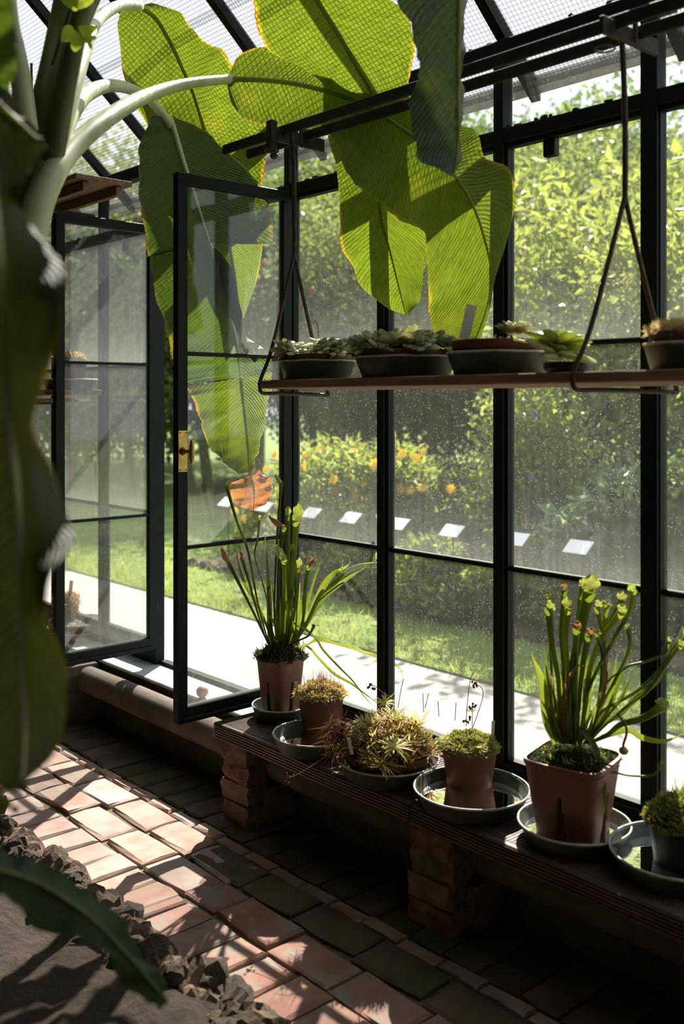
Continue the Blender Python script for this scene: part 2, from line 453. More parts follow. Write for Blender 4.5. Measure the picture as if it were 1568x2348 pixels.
M['midrib'] = leafmat('banana_midrib', (.34, .36, .08), (.46, .46, .14), (.50, .52, .08), (.62, .62, .14), .5, .45, 6)
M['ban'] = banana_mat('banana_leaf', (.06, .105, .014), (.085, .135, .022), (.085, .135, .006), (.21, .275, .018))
M['ban_dark'] = banana_mat('banana_leaf_dark', (.035, .07, .012), (.055, .10, .02), (.09, .16, .01), (.16, .25, .022), .32)  # darker, less translucent leaf green
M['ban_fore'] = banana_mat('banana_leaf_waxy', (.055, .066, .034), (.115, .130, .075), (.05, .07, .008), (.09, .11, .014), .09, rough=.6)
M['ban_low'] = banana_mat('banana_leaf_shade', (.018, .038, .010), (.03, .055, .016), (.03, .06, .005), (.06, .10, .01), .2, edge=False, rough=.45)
M['dry'] = banana_mat('dry_banana_leaf', (.19, .06, .025), (.32, .13, .06), (.42, .12, .04), (.62, .24, .09), .5, edge=False)
M['flap'] = banana_mat('shrivelled_leaf', (.03, .045, .035), (.06, .08, .06), (.03, .05, .02), (.06, .09, .03), .15, edge=False)
M['pitcher'] = leafmat('pitcher_green', (.075, .12, .012), (.14, .19, .03), (.13, .19, .012), (.29, .34, .035), .5, .35, 9)
M['pitcher_y'] = leafmat('pitcher_hood', (.13, .18, .03), (.22, .25, .06), (.30, .36, .05), (.44, .46, .10), .5, .4, 20)
M['pitcher_d'] = leafmat('pitcher_withered', (.12, .05, .022), (.2, .1, .045), (.28, .13, .04), (.38, .22, .09), .45, .7, 30)
M['moss'] = leafmat('moss', (.10, .13, .02), (.34, .33, .10), (.18, .24, .02), (.5, .46, .12), .4, .8, 12)
M['moss_pale'] = leafmat('dry_moss', (.32, .22, .09), (.62, .48, .24), (.5, .36, .12), (.7, .56, .25), .4, .8, 12)
M['moss_dark'] = leafmat('dark_moss', (.02, .03, .012), (.07, .09, .04), (.04, .06, .02), (.12, .15, .05), .35, .8, 12)
M['sundew'] = leafmat('sundew_leaf', (.40, .44, .10), (.62, .60, .22), (.52, .56, .08), (.72, .68, .2), .45, .45, 14)
M['sundew_red'] = leafmat('sundew_reddish', (.40, .26, .10), (.58, .44, .22), (.55, .38, .12), (.72, .54, .26), .5, .45, 14)
M['deadleaf'] = leafmat('dead_leaves', (.055, .022, .013), (.15, .07, .04), (.12, .04, .02), (.26, .12, .06), .35, .8, 14)
M['twig'] = surf('dry_stalk', (.10, .045, .03), (.19, .09, .06), 30, .8, 0)
M['succ'] = leafmat('succulent_pale', (.46, .47, .30), (.62, .62, .44), (.60, .62, .34), (.72, .72, .44), .42, .45, 12)
M['succ_g'] = leafmat('succulent_green', (.34, .40, .18), (.46, .50, .28), (.44, .52, .18), (.58, .64, .26), .4, .45, 12)
M['succ_l'] = leafmat('succulent_lime', (.46, .52, .18), (.60, .64, .30), (.55, .64, .14), (.70, .75, .26), .45, .4, 12)
M['sedum'] = leafmat('sedum', (.22, .17, .05), (.42, .22, .11), (.3, .24, .06), (.5, .3, .14), .3, .6, 20)
M['fol_y'] = leafmat('foliage_yellowgreen', (.10, .15, .03), (.19, .25, .07), (.24, .31, .03), (.46, .50, .11), .5, .4, 2, .5)
M['fol_g'] = leafmat('foliage_green', (.07, .105, .03), (.13, .17, .055), (.17, .24, .035), (.34, .40, .09), .48, .35, 2)
M['fol_d'] = leafmat('foliage_dark', (.035, .06, .018), (.07, .105, .032), (.08, .14, .018), (.20, .28, .045), .42, .35, 2)
M['fol_b'] = leafmat('foliage_bluegreen', (.07, .12, .06), (.16, .22, .14), (.16, .26, .08), (.3, .4, .16), .4, .35, 2, .5)
M['petal_y'] = leafmat('yellow_petal', (.72, .42, .01), (.80, .55, .03), (.8, .5, .01), (.85, .62, .03), .4, .6, 2)
M['petal_p'] = leafmat('pink_petal', (.5, .12, .16), (.62, .24, .3), (.6, .16, .2), (.7, .3, .35), .4, .6, 2)
M['petal_v'] = leafmat('violet_petal', (.25, .06, .42), (.36, .1, .55), (.3, .08, .5), (.42, .14, .6), .4, .6, 2)
M['climber'] = leafmat('climber_leaf', (.14, .22, .02), (.22, .30, .04), (.40, .56, .03), (.62, .72, .08), .55, .4, 4)

# ================================================================== SETTING
WX = 2.62                     # plane of the glazing
Y0, Y1 = -0.65, 7.6           # ends of the house
MY = [-0.09, 0.47, 1.01, 1.559, 2.116, 2.678, 3.238, 4.286, 4.839, 5.40, 5.96, 6.52, 7.08]
TAN = 0.90                    # roof slope
EAVE = 2.80
def roof_z(x): return EAVE + (WX - x) * TAN

# floor with its bricks
floor = add('floor', box(-1.3, 2.46, Y0, Y1, -.12, -.014), M['mortar'], kind='structure', label='red brick paving of the greenhouse aisle', smooth=False)
def brick_mesh(lx, ly, h, seed, mat=M['brick']):
    r = random.Random(seed)
    j = lambda s: r.uniform(-s, s)
    x, y = lx / 2, ly / 2
    ring = []
    for z, ins, js in ((-h, 0.0, .003), (-.006, 0.0, .004), (0.0, .008, .003)):
        pts = []
        for sx, sy in ((-1, -1), (0, -1), (1, -1), (1, 0), (1, 1), (0, 1), (-1, 1), (-1, 0)):
            k = .9 if sx and sy and z > -.01 else 1.0
            pts.append((sx * (x - ins) * (k if r.random() < .35 else 1) + j(js), sy * (y - ins) + j(js), z + (j(.0025) if z > -.01 else 0)))
        ring += pts
    f = []
    for a in range(2):
        for k in range(8):
            p, q = a * 8 + k, a * 8 + (k + 1) % 8
            f.append((p, q, q + 8, p + 8))
    ring.append((0, 0, .001 + j(.002)))
    for k in range(8): f.append((16 + k, 16 + (k + 1) % 8, 24))
    return mk_mesh('brick', ring, f, mat, False)
BR_LONG = [brick_mesh(.142, .268, .05, s) for s in range(7)]
BR_PERP = [brick_mesh(.27, .128, .05, 20 + s) for s in range(7)]
BR_SLIV = [brick_mesh(.046, .15, .05, 40 + s) for s in range(4)]
BR_WIDE = [brick_mesh(.27, .128, .05, 60 + s, M['brick_moss_shade']) for s in range(5)]
BR_LRED = [brick_mesh(.142, .268, .05, 90 + s, M['brick_red']) for s in range(6)]
BR_PRED = [brick_mesh(.27, .128, .05, 100 + s, M['brick_red']) for s in range(6)]
BR_LMOSS_SHADE = [brick_mesh(.142, .268, .05, 80 + s, M['brick_moss_shade']) for s in range(4)]
def brick_row(meshes, x, step, y_a, y_b, jx=.006, jz=.004, rot=.02):
    y = y_a
    while y < y_b:
        st = step * random.uniform(.94, 1.06)
        inst('brick', random.choice(meshes), floor, (x + random.uniform(-jx, jx), y + st / 2, random.uniform(-.003, jz)),
             (random.uniform(-.012, .012), random.uniform(-.012, .012), random.uniform(-rot, rot)), (1, st / step * .985, 1))
        y += st
brick_row(BR_PRED, 1.632, .139, .9, 2.75)
brick_row(BR_PERP, 1.632, .139, 2.75, 6.4)
brick_row(BR_LRED, 1.855, .281, .9, 2.75)
brick_row(BR_LONG, 1.855, .281, 2.75, 6.4)
brick_row(BR_LMOSS_SHADE, 2.008, .281, .42, 2.72)
brick_row(BR_LONG, 2.008, .281, 2.72, 6.4)
brick_row(BR_SLIV, 2.110, .158, 1.0, 6.4)
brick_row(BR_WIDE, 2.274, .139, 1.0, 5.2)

# low masonry wall with a painted sill
wall_right = add('wall_right', box(2.45, 2.74, Y0, Y1, -.12, .288), M['wallstone'], kind='structure', label='low mossy masonry wall under the glazing', smooth=False)
add('sill', box(2.437, 2.80, Y0, Y1, .288, .304, .004), M['sill'], wall_right, smooth=False, label='pale teal painted sill board')
for i, y in enumerate(MY):
    w = .054 if i == 3 else (.040 if i in (4,) else .034)
    add('mullion', box(WX - .03, WX + .02, y - w / 2, y + w / 2, .304, 2.735, .004), M['frame'], wall_right, smooth=False)
for a, b in zip(MY[:-1], MY[1:]):
    add('transom', box(WX - .028, WX + .018, a + .017, b - .017, 2.456, 2.505, .004), M['frame'], wall_right, smooth=False)
add('eave_beam', box(WX - .035, WX + .03, Y0, Y1, 2.735, 2.80, .006), M['frame'], wall_right, smooth=False)
# crumbs of old putty along the top of the transom and the eave beam
pv = []
for k in range(150):
    y = random.uniform(1.2, 5.6); on = random.random() < .5
    c = (WX - .012 + random.uniform(-.01, .01), y, (2.505 if on else 2.80) + .002)
    pv.append(ellipsoid(c, (.008, random.uniform(.006, .02), random.uniform(.004, .011)), 5, 4, .3))
add('putty', join(*pv), M['soil'], wall_right, kind='stuff')

def framed(x0, x1, a, b, z0, z1, w, mat=M['frame']):
    return join(box(x0, x1, a, a + w, z0, z1), box(x0, x1, b - w, b, z0, z1), box(x0, x1, a + w, b - w, z0, z0 + w), box(x0, x1, a + w, b - w, z1 - w, z1))
wn_i = 0
for i, (a, b) in enumerate(zip(MY[:-1], MY[1:])):
    wn_i += 1
    wo = thing('window_%d' % wn_i, 'fixed glazed bay of the greenhouse wall' if i != 6 else 'open window bay between the two swung-in casements', None, (WX, (a + b) / 2, .304), kind='structure')
    h = .017
    A, B = a + h, b - h
    add('pane', box(WX + .008, WX + .012, A, B, 2.505, 2.735), M['pane'], wo, smooth=False)
    if i == 6:
        add('threshold', box(WX - .01, WX + .035, A, B, .304, .322, .003), M['frame'], wo, smooth=False)
        continue
    add('bottom_rail', box(WX - .028, WX + .018, A, B, .304, .405, .004), M['frame'], wo, smooth=False)
    add('sash', framed(WX - .018, WX + .016, A, B, .405, 2.456, .014), M['frame'], wo, smooth=False)
    for z in (1.049, 1.784):
        add('glazing_bar', box(WX - .012, WX + .014, A + .014, B - .014, z - .009, z + .009, .003), M['frame'], wo, smooth=False)
    for z0, z1 in ((.419, 1.04), (1.058, 1.775), (1.793, 2.442)):
        add('pane', box(WX + .002, WX + .006, A + .014, B - .014, z0, z1), M['pane'], wo, smooth=False)

# small stay catches hanging under the transom
for y in (1.93, 4.62):
    add('catch', box(WX - .005, WX + .02, y - .022, y + .022, 2.385, 2.456, .004), M['frame'], wall_right, smooth=False)

# glazed roof
ceiling = thing('ceiling', 'sloping glazed roof of wired glass on dark rafters', None, (WX, 3.0, EAVE), kind='structure')
XT, XE = 1.55, WX + .175
def slab(x0, x1, y0, y1, lo, hi):
    v = []
    for o in (lo, hi):
        for x, y in ((x0, y0), (x1, y0), (x1, y1), (x0, y1)): v.append((x, y, roof_z(x) + o))
    return np.array(v, float), [(0, 3, 2, 1), (4, 5, 6, 7), (0, 1, 5, 4), (1, 2, 6, 5), (2, 3, 7, 6), (3, 0, 4, 7)]
RY = [Y0] + MY + [Y1]
# extra rafter over the opening bay
RY = sorted(RY + [(3.238 + 4.286) / 2])
for y in RY:
    add('rafter', slab(XT, XE, y - .019, y + .019, -.005, .052), M['frame'], ceiling, smooth=False)
cuts = [XT, 1.90, 2.26, XE]
for a, b in zip(RY[:-1], RY[1:]):
    for k in range(3):
        v, f = slab(cuts[k], cuts[k + 1] + (.03 if k < 2 else 0), a + .012, b - .012, .040 + .006 * (2 - k), .0415 + .006 * (2 - k))
        sl = math.sqrt(1 + TAN * TAN)
        add('roof_pane', (v, f), M['roof_glass'], ceiling, smooth=False, uv=np.stack([v[:, 1], v[:, 0] * sl], 1))
add('roof_edge', slab(XE - .022, XE, Y0, Y1, .02, .06), surf('zinc_edge', (.30, .30, .29), (.42, .42, .40), 20, .6, .1), ceiling, smooth=False)
add('ridge_beam', box(XT - .06, XT + .02, Y0, Y1, roof_z(XT) - .08, roof_z(XT) + .06), M['frame'], ceiling, smooth=False)
add('boarded_sky_block', box(-1.35, XT - .06, Y0, Y1, roof_z(XT) - .02, roof_z(XT) + .04), M['darkboard'], ceiling, smooth=False)  # unseen opaque boards, added in place of glazing to cut sky light
# closed sides of the lean-to
add('wall_back', box(-1.45, -1.3, Y0, Y1, -.12, roof_z(XT)), M['plaster'], kind='structure', label='old plaster back wall of the lean-to', smooth=False)
def gable(y0, y1):
    pts = [(-1.45, -.12), (WX + .02, -.12), (WX + .02, EAVE), (XT, roof_z(XT)), (-1.45, roof_z(XT))]
    v = [(x, y0, z) for x, z in pts] + [(x, y1, z) for x, z in pts]
    f = [(0, 1, 2, 3, 4), (9, 8, 7, 6, 5)] + [(k, k + 5, (k + 1) % 5 + 5, (k + 1) % 5) for k in range(5)]
    return v, f
add('wall_far', gable(Y1, Y1 + .12), M['plaster'], kind='structure', label='far end wall of the greenhouse', smooth=False)
add('wall_near', gable(Y0 - .12, Y0), M['plaster'], kind='structure', label='near end wall of the greenhouse', smooth=False)

# garden ground
add('gravel_path', box(2.74, 4.38, -8, 40, -.12, 0), M['gravel'], kind='structure', label='pale gravel path outside the glass', smooth=False)
add('lawn', box(4.38, 60, -30, 70, -.12, .012), M['lawn'], kind='structure', label='lawn beyond the gravel path', smooth=False)
vb, fb = box(5.38, 8.2, -2, 8.4, .0, .035); add('flower_bed_soil', (vb, fb), M['bedsoil'], kind='structure', label='bare soil of the planting bed', smooth=False)
n = 16000
P = np.stack([4.39 + rng.random(n) ** 1.6 * 1.6, 1.0 + rng.random(n) * 13, np.full(n, .01)], 1)
D = unit(np.stack([rng.normal(0, .35, n), rng.normal(0, .35, n), np.ones(n)], 1))
v, q, r = blades(P, D, .03 + .05 * rng.random(n), .006, .5)
add('grass', (v, q), M['fol_y'], None, rnd=r, label='short grass along the edge of the gravel path', cat='grass', kind='stuff')

# ================================================================== BENCH, PIERS, DUCT
BT = 0.365                     # bench top
def bench_plank(y0, y1, label):
    root = thing('bench_plank', label, 'bench', (2.385, (y0 + y1) / 2, .305), 'planks of the plant bench')
    # board body with grooves along its front edge
    prof = [(2.58, .305), (2.205, .305)]
    z = .309
    while z < .357:
        prof += [(2.192, z), (2.192, z + .006), (2.1985, z + .0072), (2.1985, z + .0088)]; z += .010
    prof += [(2.192, .359), (2.198, BT), (2.58, BT)]
    k = len(prof)
    ny = 14
    v = [];
    for j in range(ny):
        y = y0 + (y1 - y0) * j / (ny - 1)
        w = .0025 * math.sin(y * 9) + random.uniform(-.0015, .0015)
        for x, zz in prof: v.append((x + (w if x < 2.3 else 0), y, zz))
    f = [(j * k + i, j * k + (i + 1) % k, (j + 1) * k + (i + 1) % k, (j + 1) * k + i) for j in range(ny - 1) for i in range(k)]
    f += [tuple(range(k))[::-1], tuple((ny - 1) * k + i for i in range(k))]
    add('board', (v, f), M['bench'], root, smooth=False)
    # raised ribs on the top, running across the board
    rv = []
    y = y0 + .02
    while y < y1 - .01:
        rv.append(box(2.215, 2.56, y, y + .006, BT - .002, BT + .0018)); y += .013
    add('ribs', join(*rv), M['bench'], root, smooth=False, kind='stuff')
    return root
bench_plank(2.142, 3.19, 'dark ribbed bench plank under the sundew bowl and the left pots')
bench_plank(0.30, 2.136, 'dark bench plank at the near right under the large square pot')

def rough_block(cx, cy, z0, sx, sy, h, seed, mat):
    r = random.Random(seed)
    v, f = [], []
    nu, nv = 8, 4
    for i in range(nv):
        t = i / (nv - 1)
        ins = .005 if i in (0, nv - 1) else 0
        for dx, dy in ((-1, -1), (0, -1), (1, -1), (1, 0), (1, 1), (0, 1), (-1, 1), (-1, 0)):
            v.append((cx + dx * (sx / 2 - ins) + r.uniform(-.008, .008), cy + dy * (sy / 2 - ins) + r.uniform(-.008, .008), z0 + h * t + (r.uniform(-.004, .004) if 0 < i < nv - 1 else 0)))
    for i in range(nv - 1):
        for k in range(8): f.append((i * 8 + k, i * 8 + (k + 1) % 8, (i + 1) * 8 + (k + 1) % 8, (i + 1) * 8 + k))
    f += [tuple(range(8))[::-1], tuple((nv - 1) * 8 + k for k in range(8))]
    return np.array(v), f
def pier(y, label, n, w=.165, sd=0):
    root = thing('brick_pier', label, 'pier', (2.262, y, 0), 'piers carrying the plant bench')
    h = .305 / n
    for k in range(n):
        add('brick', rough_block(2.262 + random.uniform(-.008, .008), y + random.uniform(-.012, .012), k * h + .002, .092, w * random.uniform(.94, 1.06), h - .003, sd + k, M['pier']), M['pier'], root, smooth=False)
    add('mortar', rough_block(2.264, y, 0.0, .082, w * .92, .303, sd + 50, M['pier']), M['mortar'], root, smooth=False)
    # footing reaching back to the wall beneath the duct
    add('footing', rough_block(2.375, y - .01, 0.0, .14, w * .95, .13, sd + 51, M['pier']), M['pier'], root, smooth=False)
pier(3.09, 'crumbling brick pier under the left end of the bench', 4, sd=1)
pier(2.07, 'rough stone pier under the joint of the bench planks', 4, .18, sd=11)
pier(1.02, 'dark brick pier under the near right bench plank', 4, sd=21)

ys = np.arange(0.0, 4.56, .0055)
rad = .0615 + .0030 * ((np.arange(len(ys)) % 2) * 2 - 1) + .001 * np.sin(ys * 5)
add('duct', tube(np.stack([np.full(len(ys), 2.372), ys, np.full(len(ys), .215) + .003 * np.sin(ys * 2)], 1), rad, 20), M['duct'], loc=(2.372, 2.3, .15),
    label='ribbed clay-coloured heating duct running along the low wall', cat='duct', smooth=True)
root = thing('masonry_pier', 'plastered masonry pier where the duct ends below the far casement', 'pier', (2.34, 4.72, 0))
add('block', rough_block(2.335, 4.72, 0, .22, .34, .17, 71, None), M['plaster'], root, smooth=False)
add('block', rough_block(2.335, 4.72, .172, .215, .345, .116, 72, None), M['plaster'], root, smooth=False)
add('board', box(2.205, 2.222, 4.66, 4.93, 0, .288, .003), M['oldwood'], root, smooth=False)

p = onz(430, 1608, .304); p[0] = 2.455
add('ball', ellipsoid((p[0], p[1], .304 + .027), (.027, .027, .027), 16, 12), M['redball'], loc=(p[0], p[1], .304), label='small dull red ball on the sill behind the casement glass', cat='ball')

# raised bed with its stone edging
nx, ny = 46, 90
xs = np.linspace(-1.3, 1.52, nx); yy = np.linspace(.2, 6.8, ny)
X, Y = np.meshgrid(xs, yy, indexing='ij')
Zs = .085 + .025 * np.sin(X * 4.1 + Y * 1.7) + .018 * np.sin(Y * 5.3 - X * 3) + rng.normal(0, .011, X.shape) - .05 * np.clip((X - 1.3) / .2, 0, 1)
v = np.stack([X, Y, Zs], -1).reshape(-1, 3)
f = [(i * ny + j, (i + 1) * ny + j, (i + 1) * ny + j + 1, i * ny + j + 1) for i in range(nx - 1) for j in range(ny - 1)]
add('planting_bed', (v, f), M['sand'], kind='structure', label='raised bed of sandy soil')
def rock_mesh(seed):
    r = random.Random(seed)
    g = np.random.default_rng(seed)
    v, f = ellipsoid((0, 0, 0), (1, 1, 1), 14, 10)
    d = np.zeros(len(v))
    for k in range(14):
        ax = g.normal(size=3); ax /= np.linalg.norm(ax)
        d += np.sign(v @ ax - g.uniform(-.5, .5)) * g.uniform(.02, .09)
    return mk_mesh('rock', v * (1 + d)[:, None] + g.normal(0, .05, v.shape), f, M['rock'], False)
ROCKS = [rock_mesh(s) for s in range(8)]
edging = thing('stone_edging', 'row of rough dark stones edging the raised bed beside the brick aisle', 'stone edging', (1.48, 3.4, 0))
nx2, ny2 = 12, 420
xs2 = np.linspace(1.36, 1.575, nx2); ys2 = np.linspace(1.0, 6.3, ny2)
X2, Y2 = np.meshgrid(xs2, ys2, indexing='ij')
u2 = (X2 - 1.36) / .215
H2_ = np.sin(np.clip(u2, 0, 1) * math.pi) ** .6 * (.075 + .022 * np.sin(Y2 * 23) + .015 * np.sin(Y2 * 61 + X2 * 40)) + rng.normal(0, .007, X2.shape) + .02 * (1 - u2)
v = np.stack([X2 + .018 * np.sin(Y2 * 17) + rng.normal(0, .004, X2.shape), Y2, H2_ - .012], -1).reshape(-1, 3)
f = [(i * ny2 + j, (i + 1) * ny2 + j, (i + 1) * ny2 + j + 1, i * ny2 + j + 1) for i in range(nx2 - 1) for j in range(ny2 - 1)]
add('mortar_bank', (v, f), M['rock'], edging, smooth=False)
y = 1.1
while y < 6.3:
    s = random.uniform(.035, .068)
    inst('rock', random.choice(ROCKS), edging, (1.505 + random.uniform(-.03, .02), y + s, .030 + random.uniform(-.01, .02)), tuple(random.uniform(0, 6.28) for _ in range(3)), (s * .8, s * 1.2, s * .7))
    if random.random() < .75:
        s2 = random.uniform(.018, .05)
        inst('rock', random.choice(ROCKS), edging, (1.42 + random.uniform(-.06, .05), y + random.uniform(0, .1), .070 + random.uniform(0, .015)), tuple(random.uniform(0, 6.28) for _ in range(3)), s2)
    y += s * 1.55

# ================================================================== CASEMENTS
def casement(y, x_in, label, mat, handle):
    """leaf swung in at right angles: from the jamb at WX-.03 to its free edge x_in"""
    z0, z1, x1 = .385, 2.468, WX - .036
    root = thing('casement_window', label, 'window', ((x_in + x1) / 2, y, z0), 'casements swung open into the greenhouse')
    t = .017
    add('stile', box(x_in, x_in + .042, y - t, y + t, z0, z1, .004), M['frame'], root, smooth=False)
    add('stile', box(x1 - .042, x1, y - t, y + t, z0, z1, .004), M['frame'], root, smooth=False)
    add('rail', box(x_in + .042, x1 - .042, y - t, y + t, z1 - .045, z1, .004), M['frame'], root, smooth=False)
    add('rail', box(x_in + .042, x1 - .042, y - t, y + t, z0, z0 + .062, .004), M['frame'], root, smooth=False)
    add('drip_strip', box(x_in + .02, x1 - .02, y - t - .012, y - t, z0 + .004, z0 + .024, .003), M['frame'], root, smooth=False)
    for z in (1.049, 1.784):
        add('glazing_bar', box(x_in + .042, x1 - .042, y - .010, y + .010, z - .008, z + .008, .002), M['frame'], root, smooth=False)
    for za, zb in ((z0 + .062, 1.041), (1.057, 1.776), (1.792, z1 - .045)):
        add('pane', box(x_in + .042, x1 - .042, y - .002, y + .002, za, zb), mat, root, smooth=False)
    for z in (.62, 2.28):
        add('hinge', tube([(x1 + .004, y - .004, z - .05), (x1 + .004, y - .004, z + .05)], .009, 10), M['frame'], root)
    if handle:
        hz = 1.415
        yf = y - t
        h = add('handle_plate', box(x_in - .001, x_in + .038, yf - .005, yf, hz - .078, hz + .078, .001), M['brass'], root, smooth=False, label='worn brass handle plate')
        xc = x_in + .019
        add('knob', ellipsoid((xc + .004, yf - .058, hz), (.011, .011, .046), 16, 12), M['brass'], h)
        add('spindle', tube([(xc, yf - .004, hz), (xc + .002, yf - .014, hz), (xc + .003, yf - .030, hz), (xc + .004, yf - .052, hz)], [.016, .010, .006, .007], 14), M['brass'], h)
        for dx in (-.013, .013):
            for dz in (-.07, .07):
                add('screw', ellipsoid((xc + dx, yf - .005, hz + dz), (.003, .002, .003), 8, 6), M['iron'], h)
    return root
casement(3.212, 2.035, 'open casement with a brass handle, nearest the bench end', M['pane_dusty'], True)
casement(4.262, 2.055, 'farther open casement without a handle, behind the hanging leaf edge', M['pane_dusty'], False)

# ================================================================== RAILS, HANGERS, SHELVES
ZR = 2.53
def bar(x, y0, y1, z, w, h): return box(x - w / 2, x + w / 2, y0, y1, z - h / 2, z + h / 2, .003)
rail_front_y = onX(513, 345, 2.152)[1]; rail_back_y = onX(568, 355, 2.257)[1]
add('hanging_rail', bar(2.152, .2, rail_front_y, ZR + .012, .012, .036), M['rail'], loc=(2.152, 1.5, ZR), label='upper, front iron rail running under the roof along the glazing', cat='rail', group='iron rails', smooth=False)
add('hanging_rail', bar(2.257, .2, rail_back_y, ZR + .012, .012, .036), M['rail'], loc=(2.257, 1.5, ZR), label='lower-looking, rear iron rail next to the glazing', cat='rail', group='iron rails', smooth=False)
def rod_bracket(y, label, clamp=True):
    root = thing('rail_bracket', label, 'bracket', (2.2, y, ZR), 'brackets clamped to the iron rails')
    add('cross_bar', bar(2.215, y - .006, y + .006, ZR - .008, .25, .045), M['rail'], root, smooth=False)
    if clamp: add('clamp', box(2.092, 2.118, y - .014, y + .014, ZR - .070, ZR + .040, .004), M['rail'], root, smooth=False)
    a = np.linspace(0, 2 * math.pi, 14)
    add('wire_tie', tube(np.stack([2.105 + .024 * np.cos(a), y + .024 * np.sin(a), np.full(14, ZR - .066)], 1), .003, 6), M['iron'], root)
    if clamp: add('bolt', ellipsoid((2.105, y - .012, ZR - .085), (.014, .014, .012), 10, 6), M['iron'], root)
    return root
yb1 = onX(672, 310, 2.2)[1]; yb2 = onX(1436, 70, 2.2)[1]
rod_bracket(yb1, 'iron rail bracket above the left shelf hanger')
rod_bracket(yb2, 'iron rail bracket at the top right above the near hanger', False)

SX0, SX1, SZ = 2.06, 2.34, 1.643           # hanging shelf
def hanger(yc, tw, label, w=.33, xc=2.2):
    """bent rod: hook over the bracket, straight drop, fork to both sides of the shelf, foot beneath the plank"""
    root = thing('shelf_hanger', label, 'hanger', (xc, yc, SZ - .02), 'bent rod hangers of the plant shelf')
    c, s = math.cos(tw), math.sin(tw)
    def P(u, z): return (xc + u * c, yc + u * s, z)
    za = 2.10
    hook = [P(.03, ZR - .02), P(.032, ZR + .03), P(.0, ZR + .045), P(-.012, ZR + .01), P(-.006, ZR - .08), P(0, za + .2), P(0, za)]
    add('rod', tube(spline(hook, 26), .0075, 8), M['iron'], root)
    zf = SZ - .012
    add('fork', tube(spline([P(0, za + .03), P(-.012, za - .02), P(-w * .32, SZ + .15), P(-w / 2 + .004, SZ + .035), P(-w / 2, SZ + .01), P(-w / 2 + .012, zf), P(-w * .25, zf - .001), P(w * .2, zf - .003), P(w / 2 + .01, zf - .006)], 44), .0065, 8), M['iron'], root)
    add('fork', tube(spline([P(0, za + .03), P(.010, za - .02), P(w * .33, SZ + .13), P(w / 2 + .01, zf - .004)], 20), .0065, 8), M['iron'], root)
    return root
hanger(onX(675, 600, 2.2)[1], math.radians(6), 'bent iron rod hanger at the left end of the plant shelf')
hanger(onX(1433, 440, 2.2)[1], math.radians(-16), 'bent iron rod hanger at the right, beside the lime succulent')
v, f = box(SX0, SX1, .55, 2.727, SZ, SZ + .028, .003)
v = np.array(v); v[:, 2] += -(v[:, 0] - SX0) * .02 + .004
add('shelf_board', (v, f), M['shelf'], loc=(2.2, 1.6, SZ), label='weathered plank shelf hanging on rods with succulent bowls', cat='shelf', smooth=False)
STZ = SZ + .033

# far shelves beyond the casements
root = thing('high_shelf', 'rough wooden board shelf high up at the far left', 'shelf', (2.3, 5.0, 2.62))
add('board', box(2.13, 2.42, 4.20, 6.2, 2.625, 2.65, .003), M['oldwood'], root, smooth=False)
add('bearer', bar(2.19, 4.22, 6.2, 2.60, .03, .045), M['oldwood'], root, smooth=False)
add('bearer', bar(2.36, 4.22, 6.2, 2.60, .03, .045), M['oldwood'], root, smooth=False)
add('cross_piece', box(2.14, 2.42, 4.75, 4.79, 2.535, 2.578, .003), M['oldwood'], root, smooth=False)
add('cross_piece', box(2.14, 2.42, 5.5, 5.54, 2.535, 2.578, .003), M['oldwood'], root, smooth=False)
root = thing('far_hanger', 'thin iron rod carrying the high shelf at the far left', 'hanger', (2.12, 4.62, 2.55))
add('rod', tube([(2.11, 4.62, roof_z(2.11) - .01), (2.11, 4.62, 2.555)], .010, 8), M['rail'], root)
add('foot', box(2.10, 2.44, 4.605, 4.635, 2.537, 2.553), M['rail'], root, smooth=False)
add('shelf_board', box(2.17, 2.42, 4.50, 6.2, 1.635, 1.662, .003), M['oldwood'], loc=(2.3, 5.3, 1.635), label='grey wooden shelf with a clay pot behind the far casement', cat='shelf', smooth=False)
add('shelf_board', box(2.20, 2.42, 4.75, 6.2, 1.60, 1.618, .003), M['oldwood'], loc=(2.3, 5.4, 1.60), label='thin board tucked beneath the far grey shelf', cat='board', smooth=False)
for k, yh in enumerate((4.9, 5.9)):
    root = thing('far_hanger', ('iron rod holding the far grey shelf near its end', 'hidden iron rod holding the far grey shelf further along')[k], 'hanger', (2.3, yh, 1.59))
    add('rod', tube([(2.19, yh, 2.53), (2.19, yh, 1.592)], .006, 8), M['rail'], root)
    add('rod', tube([(2.40, yh, 2.53), (2.40, yh, 1.592)], .006, 8), M['rail'], root)
    add('foot', box(2.18, 2.41, yh - .008, yh + .008, 1.588, 1.60), M['rail'], root, smooth=False)

